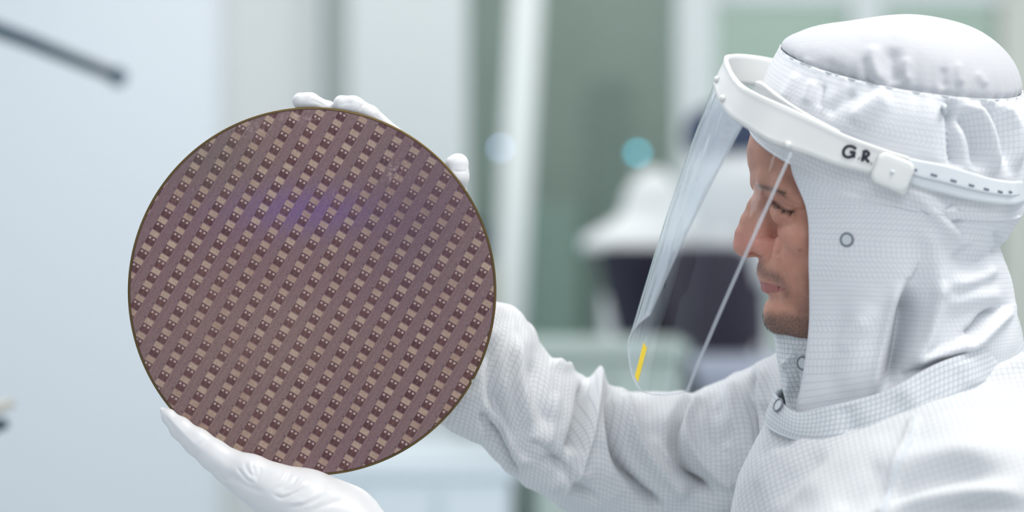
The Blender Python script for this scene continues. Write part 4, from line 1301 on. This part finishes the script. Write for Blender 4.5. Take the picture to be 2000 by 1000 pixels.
def left_hand(G):
    # thumb lies along the front of the wafer's lower edge, palm and heel below, fingers behind the disc
    G.chain([mp_(317, 801, -.0048, 6.0), mp_(330, 813, -.0075, 12.5), mp_(352, 836, -.0100, 19.5), mp_(384, 862, -.0120, 25), mp_(418, 889, -.0140, 28.5),
             mp_(455, 916, -.0150, 33.5), mp_(490, 934, -.0170, 41)], 0.005)
    G.chain([mp_(490, 934, -.0170, 42), mp_(540, 962, -.0170, 52), mp_(596, 992, -.014, 66), mp_(650, 1030, -.006, 78)], 0.008)
    G.chain([mp_(596, 992, -.006, 58), mp_(655, 1040, .004, 82), mp_(740, 1100, -.012, 66), mp_(800, 1135, -.03, 66)], 0.02)
    G.ell(P(486, 918, -.022), (.014, .010, .010), 0.006, rot=-.5)
    for (a, b, c, d, r) in (((560, 975, .012), (500, 905, .027), (462, 846, .024), (436, 812, .0105), 19), ((592, 985, .016), (556, 900, .030), (530, 834, .026), (512, 786, .0105), 19.5),
                            ((615, 1000, .018), (590, 900, .030), (580, 840, .026), (576, 796, .0100), 17.5), ((636, 1010, .018), (620, 900, .028), (624, 868, .024), (628, 838, .0090), 15)):
        G.chain([mp_(*a, r + 8), mp_(*b, r + 2), mp_(*c, r), mp_(*d, r - 3)], 0.003)
CL = [
    # creases at the thumb joint and the heel of the thumb
    ([(462, 912), (470, 922), (484, 938), (498, 944)], 3, 3, -0.9, 0.2),
    ([(478, 900), (482, 916), (494, 932)], 3, 3, -0.7),
    ([(494, 906), (496, 922), (502, 936)], 3, 3, -0.7),
    ([(488, 898), (490, 914), (498, 930)], 2.5, 2.5, 0.6),
    ([(506, 908), (508, 922), (500, 944)], 3, 3, -0.5),
    ([(540, 958), (556, 944), (570, 920)], 3, 3, -0.7),
    ([(548, 962), (568, 950), (584, 928)], 3, 3, -0.7),
    ([(534, 952), (550, 936), (560, 914)], 3, 3, 0.6),
    ([(556, 968), (580, 956), (598, 936)], 3.2, 3.2, 0.6),
    ([(532, 964), (550, 972), (572, 964), (602, 948)], 3.5, 3.5, -0.9, 0.2),
    ([(556, 984), (590, 978), (620, 962)], 4, 4, 0.6),
    ([(560, 992), (600, 984), (636, 966)], 3.5, 3.5, -0.5),
    ([(428, 930), (440, 936), (452, 930)], 4, 4, -0.7),
    ([(346, 856), (344, 846), (336, 832), (322, 812)], 3, 3, -0.5),
    ([(322, 806), (340, 826), (362, 850), (392, 878)], 3.5, 5, 0.5),
    ([(440, 925), (480, 948), (520, 965)], 7, 7, -1.0),
    ([(385, 872), (400, 862), (412, 858)], 3, 3, -0.25),
    ([(600, 1000), (640, 985), (680, 975)], 5, 5, -0.5),
]
glove('glove', P(300, 1180, -.1) - [.035, .0, 0.0], P(850, 770, -.1) + [.02, .165, .012], left_hand, CL, h_=0.0011)

# ------------------------------------------------------------------ face shield
shield = empty('face_shield', tuple(P(1700, 300, -.105)))
tag(shield, 'clear curved face shield with white headband and adjustable strap, worn over the hood', 'face shield')
so = np.array(shield.location)
def strip(name, tpts, bpts, thick, mat, n=12, lip=0.0, closed=False, center=None):
    t_ = catmull([P(*p) for p in tpts], n); b2 = catmull([P(*p) for p in bpts], n)
    up_ = t_ - b2; up_ /= np.linalg.norm(up_, axis=1, keepdims=True)
    tan = np.gradient((t_ + b2) / 2, axis=0)
    nn = np.cross(tan, up_); nn /= np.linalg.norm(nn, axis=1, keepdims=True)
    c0 = center if center is not None else P(1700, 260, 0)
    if (nn * ((t_ + b2) / 2 - c0)).sum() < 0: nn = -nn
    sec = []
    ks = np.linspace(0, 1, 9)
    for k in ks: sec.append(t_ * (1 - k) + b2 * k + nn * (thick / 2 + lip * math.exp(-(k / 0.07) ** 2) + lip * 0.3 * math.exp(-((1 - k) / 0.07) ** 2)))
    sec.append(b2 - up_ * thick * 0.35)
    for k in ks[::-1]: sec.append(t_ * (1 - k) + b2 * k - nn * thick / 2)
    sec.append(t_ + up_ * thick * 0.35)
    g = np.stack(sec, 1)
    F_ = grid_faces(len(t_), g.shape[1], True).tolist()
    m_ = g.shape[1]; F_.append(tuple(range(m_))); F_.append(tuple(range((len(t_) - 1) * m_, len(t_) * m_))[::-1])
    return mesh_obj(name, g.reshape(-1, 3) - so, F_, mat, shield), t_, b2, nn
def near_y(px, off=.004):
    """depth of the hood surface at the band level, measured outwards"""
    a_ = 258; c_ = 1748; y = -.1
    for _ in range(8):
        pe = 1000 + (px - 1000) * (D + y) / D
        y = -(.1065) * max(0.0, 1 - abs((pe - c_) / a_) ** 2.1) ** (1 / 2.1) - off
    return y
top = [(1775, 309, -.113), (1716, 290, -.1145), (1649, 265, -.1125), (1590, 236, -.110), (1535, 210, -.107), (1489, 190, -.100), (1456, 172, -.088), (1436, 152, -.068), (1424, 130, -.040), (1420, 114, -.005),
       (1432, 108, .035), (1462, 109, .068), (1505, 116, .093), (1560, 130, .107), (1640, 155, .113), (1720, 180, .114)]
bot = [(1766, 356, -.113), (1703, 338, -.1145), (1632, 320, -.1125), (1573, 299, -.110), (1500, 276, -.107), (1464, 252, -.100), (1430, 229, -.088), (1411, 205, -.068), (1400, 180, -.040), (1398, 160, -.005),
       (1412, 158, .035), (1446, 162, .068), (1492, 168, .093), (1555, 180, .107), (1640, 205, .113), (1720, 235, .114)]
brow, bt, bb_, bn_ = strip('brow_band', top, bot, .0032, M_PLASTIC, 14, 0.0010)
brow_bvh = BVHTree.FromPolygons([Vector(v.co) + Vector(so) for v in brow.data.vertices], [p.vertices[:] for p in brow.data.polygons])
# inner headband following the hood
in_top = [(1640, 258, -.1095), (1598, 236, -.1035), (1556, 212, -.0945), (1522, 188, -.080), (1497, 168, -.057), (1484, 162, -.028), (1480, 160, .01), (1488, 160, .05), (1520, 165, .082), (1580, 175, .102), (1660, 195, .110)]
in_bot = [(x - 8, y + 62, d) for x, y, d in in_top]
strip('inner_headband', in_top, in_bot, .0028, M_PLASTIC, 10, 0.0012)
# rear strap, with slots, running round the back of the hood
stx = [1772, 1800, 1846, 1890, 1926, 1960, 1985, 2003, 2010]
stt = [309, 315, 323.5, 336, 347, 354, 355.5, 352, 345]
stb = [353, 365, 377, 388, 394, 398, 398, 392, 384]
yy = [near_y(x, .006) for x in stx[:-2]] + [-.030, 0]
st_top = [(x, y, d) for x, y, d in zip(stx, stt, yy)] + [(2000, 325, .045), (1960, 305, .08), (1880, 270, .108), (1780, 225, .1145), (1720, 205, .1145)]
st_bot = [(x, y, d) for x, y, d in zip(stx, stb, yy)] + [(2000, 362, .045), (1960, 345, .08), (1880, 310, .108), (1780, 268, .1145), (1720, 240, .1145)]
M_STRAP = plain('strap_plastic', (0.70, 0.74, 0.77), 0.45)
strap, stt_, stb_, stn = strip('strap', st_top, st_bot, .0020, M_STRAP, 12, 0.0)
strap_bvh = BVHTree.FromPolygons([Vector(v.co) + Vector(so) for v in strap.data.vertices], [p.vertices[:] for p in strap.data.polygons])
tn = 12
lay_t = [(x, y, d - .0022) for x, y, d in st_top[:8]]
lay_b = [(x, y * 1.0 + (b - y) * 0.62, d - .0022) for (x, y, d), (_, b, _2) in zip(st_top[:8], st_bot[:8])]
lay, *_ = strip('adjusting_strap', lay_t, lay_b, .0014, M_STRAP, 12, 0.0)
lay_bvh = BVHTree.FromPolygons([Vector(v.co) + Vector(so) for v in lay.data.vertices], [p.vertices[:] for p in lay.data.polygons])
for (x, y, w_) in ((1785, 331, 6), (1824, 342, 6), (1862, 353, 5.5), (1897, 362, 5), (1926, 369.5, 4.5), (1953, 374.5, 4), (1973, 375, 2.5)):
    l1, n1 = hit(lay_bvh, x - w_, y - w_ * .28, .0002); l2, _n = hit(lay_bvh, x + w_, y + w_ * .28, .0002)
    tube('slot', [np.array(l1) - so, (np.array(l1) + np.array(l2)) / 2 - so, np.array(l2) - so], 0.0009, M_SLOT, shield, 8)
# buckle
def rounded_plate(name, cpx, cpy, y, hw, hh_, ang, thick, r_, mat):
    pts = []
    for sx, sy, a0 in ((1, 1, 0), (-1, 1, 90), (-1, -1, 180), (1, -1, 270)):
        for k in range(7):
            a = math.radians(a0 + 15 * k)
            pts.append((sx * (hw - r_) + r_ * math.cos(a), sy * (hh_ - r_) + r_ * math.sin(a)))
    ca, sa = math.cos(ang), math.sin(ang)
    c = P(cpx, cpy, y)
    layers = [(1, thick / 2), (1, -thick * .2), (.93, -thick * .45), (.80, -thick / 2), (0.5, -thick * .52)]
    V = []
    for s_, dy in layers:
        for (u, v) in pts:
            V.append(c + np.array([(u * ca - v * sa) * s_, dy, (u * sa + v * ca) * s_]) - so)
    m_ = len(pts)
    F_ = grid_faces(len(layers), m_, True).tolist() + [tuple(range(m_)), tuple(range((len(layers) - 1) * m_, len(layers) * m_))[::-1]]
    return mesh_obj(name, V, F_, mat, shield)
bk_ = rounded_plate('buckle', 1743, 337, -.1195, 0.0148, .0124, -.38, .007, .006, M_PLASTIC)
tube('buckle_pin', [P(1743, 336, -.1225) - so, P(1743, 336, -.1245) - so], 0.0016, M_STRAP, bk_, 12)
rounded_plate('buckle_tongue', 1750, 364, -.1185, .0085, .0040, -.42, .004, .0025, M_PLASTIC)
# knobs that hold the visor on the brow band
for (x, y) in ((1397, 156), (1408, 193), (1538, 283)):
    l, nn = hit(brow_bvh, x + (5 if x < 1410 else 0), y, 0)
    l = np.array(l); nn = np.array(nn)
    tube('visor_knob', [l - so, l + nn * .0022 - so, l + nn * .0032 - so], [.0030, .0028, .0014], M_PLASTIC, shield, 14)
# handwritten initials in black marker
strokes = [
    [(1672, 291), (1665, 286), (1655, 286), (1648, 293), (1648, 302), (1655, 307), (1664, 305), (1669, 298), (1660, 297)],
    [(1669, 298), (1667, 308)],
    [(1677, 309), (1678, 309.8)],
    [(1688, 297), (1686, 306), (1684, 315)],
    [(1685, 297), (1692, 295), (1697, 300), (1693, 305), (1687, 306)],
    [(1688, 306), (1692, 311), (1697, 317)],
    [(1701, 319), (1702, 319.6)],
]
ini = None
for k, s_ in enumerate(strokes):
    pts = []
    for (x, y) in (catmull(s_, 4) if len(s_) > 2 else np.array(s_, float)):
        l, nn = hit(brow_bvh, x, y, .00025); pts.append(np.array(l) - so)
    o = tube('initial_stroke' if k else 'handwritten_initials', pts, .00115, M_BLACK, ini or shield, 8)
    if not k: ini = o; o['label'] = 'black handwritten initials G.R.'

# the visor sheet
vt = [(1548, 300, -.1145), (1512, 276, -.1115), (1478, 256, -.1050), (1442, 230, -.0935), (1416, 205, -.073), (1403, 180, -.042), (1396, 158, -.004), (1406, 152, .036), (1440, 158, .072), (1492, 168, .098)]
vb = [(1344, 764, -.122), (1318, 770, -.117), (1290, 772, -.108), (1264, 769, -.092), (1246, 757, -.072), (1234, 733, -.042), (1227, 695, -.004), (1228, 662, .034), (1242, 636, .068), (1268, 614, .094)]
t_ = catmull([P(*p) for p in vt], 12); b2 = catmull([P(*p) for p in vb], 12)
rr = np.linspace(0, 1, 60)[:, None, None]
vg = t_[None] * (1 - rr) + b2[None] * rr
mid = P(1560, 450, 0)
nv = grid_normals(vg)
if (nv * (vg - mid)).sum() < 0: nv = -nv
vg = vg + nv * (0.0035 * np.sin(rr[..., 0] * math.pi))[..., None]
nv = grid_normals(vg)
if (nv * (vg - mid)).sum() < 0: nv = -nv
th_v = 0.0009
outer = vg; inner = vg - nv * th_v
mesh_obj('visor', outer.reshape(-1, 3) - so, grid_faces(*outer.shape[:2]), M_VISOR, shield)
M_EDGE = plain('visor_edge', (0.60, 0.64, 0.70), 0.2)
M_EDGE.node_tree.nodes['Principled BSDF'].inputs['Alpha'].default_value = 0.36
def edge_strip(name, line, nn, w_, inward):
    a0 = line + inward * w_; a1 = line
    g = np.stack([a0 + nn * .0003, a1 + nn * .0003, a1 - nn * .0012, a0 - nn * .0012], 1)
    return mesh_obj(name, g.reshape(-1, 3) - so, grid_faces(len(line), 4, True), M_EDGE, shield, smooth=False)
du = vg[:, 1] - vg[:, 0]; du /= np.linalg.norm(du, axis=1, keepdims=True)
edge_strip('visor_edge', vg[:, 0], nv[:, 0], .0026, du)
du = vg[:, -2] - vg[:, -1]; du /= np.linalg.norm(du, axis=1, keepdims=True)
edge_strip('visor_edge', vg[:, -1], nv[:, -1], .0007, du)
dv = vg[-2] - vg[-1]; dv /= np.linalg.norm(dv, axis=1, keepdims=True)
edge_strip('visor_edge', vg[-1], nv[-1], .0007, dv)
# small yellow label low on the visor
M_YEL = plain('yellow_label', (1.0, 0.72, 0.0), 0.6)
M_ORG = plain('orange_print', (0.75, 0.30, 0.01), 0.4)
ci = np.argmin(np.abs(to_px(vg[-1])[1] - 742)) if False else 54
sg0 = vg[51:59, 49:56] + nv[51:59, 49:56] * .0004
lab = mesh_obj('sticker', sg0.reshape(-1, 3) - so, grid_faces(*sg0.shape[:2]), M_YEL, shield)
lab['label'] = 'small yellow sticker'

# ------------------------------------------------------------------ blurred people in the background
def far_person(px_, y, head_py, label, navy_head, flip=1, w=1.0):
    k = (D + y) / FPX
    zt = ZC + (500 - head_py) * k
    x0 = (px_ - 1000) * k
    B = Field((x0 - .45, y - .4, -.01), (x0 + .45, y + .4, zt + .03), .013)
    hz = zt - .12
    sh = zt - .32
    B.ell((x0, y, hz), (.085, .095, .115), .02)
    B.chain([((x0, y, hz - .05), .055), ((x0 - .02, y, sh), .07)], .04)
    B.chain([((x0 - .02, y, sh - .07), .125), ((x0 - .01, y, sh - .35), .12), ((x0, y, sh - .6), .13)], .05)
    for s_ in (-1, 1):
        B.chain([((x0 - .02, y + .15 * s_, sh - .06), .06), ((x0 + .01, y + .19 * s_, sh - .33), .045), ((x0 - .03 * flip, y + .17 * s_, sh - .58), .035), ((x0 - .04 * flip, y + .17 * s_, sh - .66), .03)], .02)
        B.chain([((x0, y + .08 * s_, sh - .6), .095), ((x0, y + .09 * s_, .5), .065), ((x0, y + .09 * s_, .07), .05), ((x0 - .1 * flip, y + .09 * s_, .05), .045)], .02)
    B.F = np.maximum(B.F, (0.002 - B.ax[2])[None, None, :])
    V, F = B.mesh()
    p = mesh_obj('person', V, F, M_FAR_WHITE)
    tag(p, label, 'person')
    return p, x0, y, zt, k
def shell(name, x0, y, prof_, mat, parent, seg=40):
    """prof_: (z, rx, ry, dx)"""
    th_ = np.linspace(0, 2 * math.pi, seg, endpoint=False)
    pr_ = catmull(prof_, 5)
    g = np.stack([np.stack([x0 + p[3] + p[1] * np.cos(th_), y + p[2] * np.sin(th_), np.full(seg, p[0])], -1) for p in pr_])
    F_ = grid_faces(len(pr_), seg, True).tolist(); F_.append(tuple(range(seg))); F_.append(tuple(range((len(pr_) - 1) * seg, len(pr_) * seg))[::-1])
    return mesh_obj(name, g.reshape(-1, 3), F_, mat, parent)
p, x0, y, zt, k = far_person(1272, 4.6, 335, 'blurred person in a white hood and dark vest, standing left of the face shield', False)
z = lambda py: ZC + (500 - py) * k
shell('hood', x0, y, [(zt + .005, .02, .02, .01), (z(355), .055, .06, .01), (z(395), .075, .09, .01), (z(430), .11, .12, 0), (z(465), .165, .17, -.03), (z(488), .17, .19, -.03)], M_FAR_WHITE, p)
shell('vest', x0, y, [(z(482), .12, .26, -.035), (z(492), .125, .28, -.035), (z(580), .115, .28, -.02), (z(665), .10, .27, -.01), (z(700), .10, .27, -.01)], M_NAVY, p)
p, x0, y, zt, k = far_person(1425, 4.0, 205, 'blurred person with dark headwear and white top, seen through the face shield', True)
z = lambda py: ZC + (500 - py) * k
shell('headwear', x0, y, [(zt + .012, .02, .02, .0), (zt - .02, .10, .10, 0), (zt - .06, .12, .12, 0), (z(285), .12, .12, 0), (z(302), .10, .10, 0)], plain('blue_headwear', (.03, .05, .11), .7), p)
shell('white_top', x0, y, [(z(290), .07, .07, .02), (z(310), .10, .12, .02), (z(350), .14, .20, .04), (z(450), .13, .21, .03), (z(555), .12, .20, .03)], M_FAR_WHITE, p)
shell('vest', x0, y, [(z(480), .09, .26, -.07), (z(500), .12, .28, -.05), (z(600), .125, .28, -.035), (z(690), .11, .27, -.02), (z(770), .11, .27, -.02)], plain('dark_purple_fabric', (0.03, 0.024, 0.045), 0.8), p)
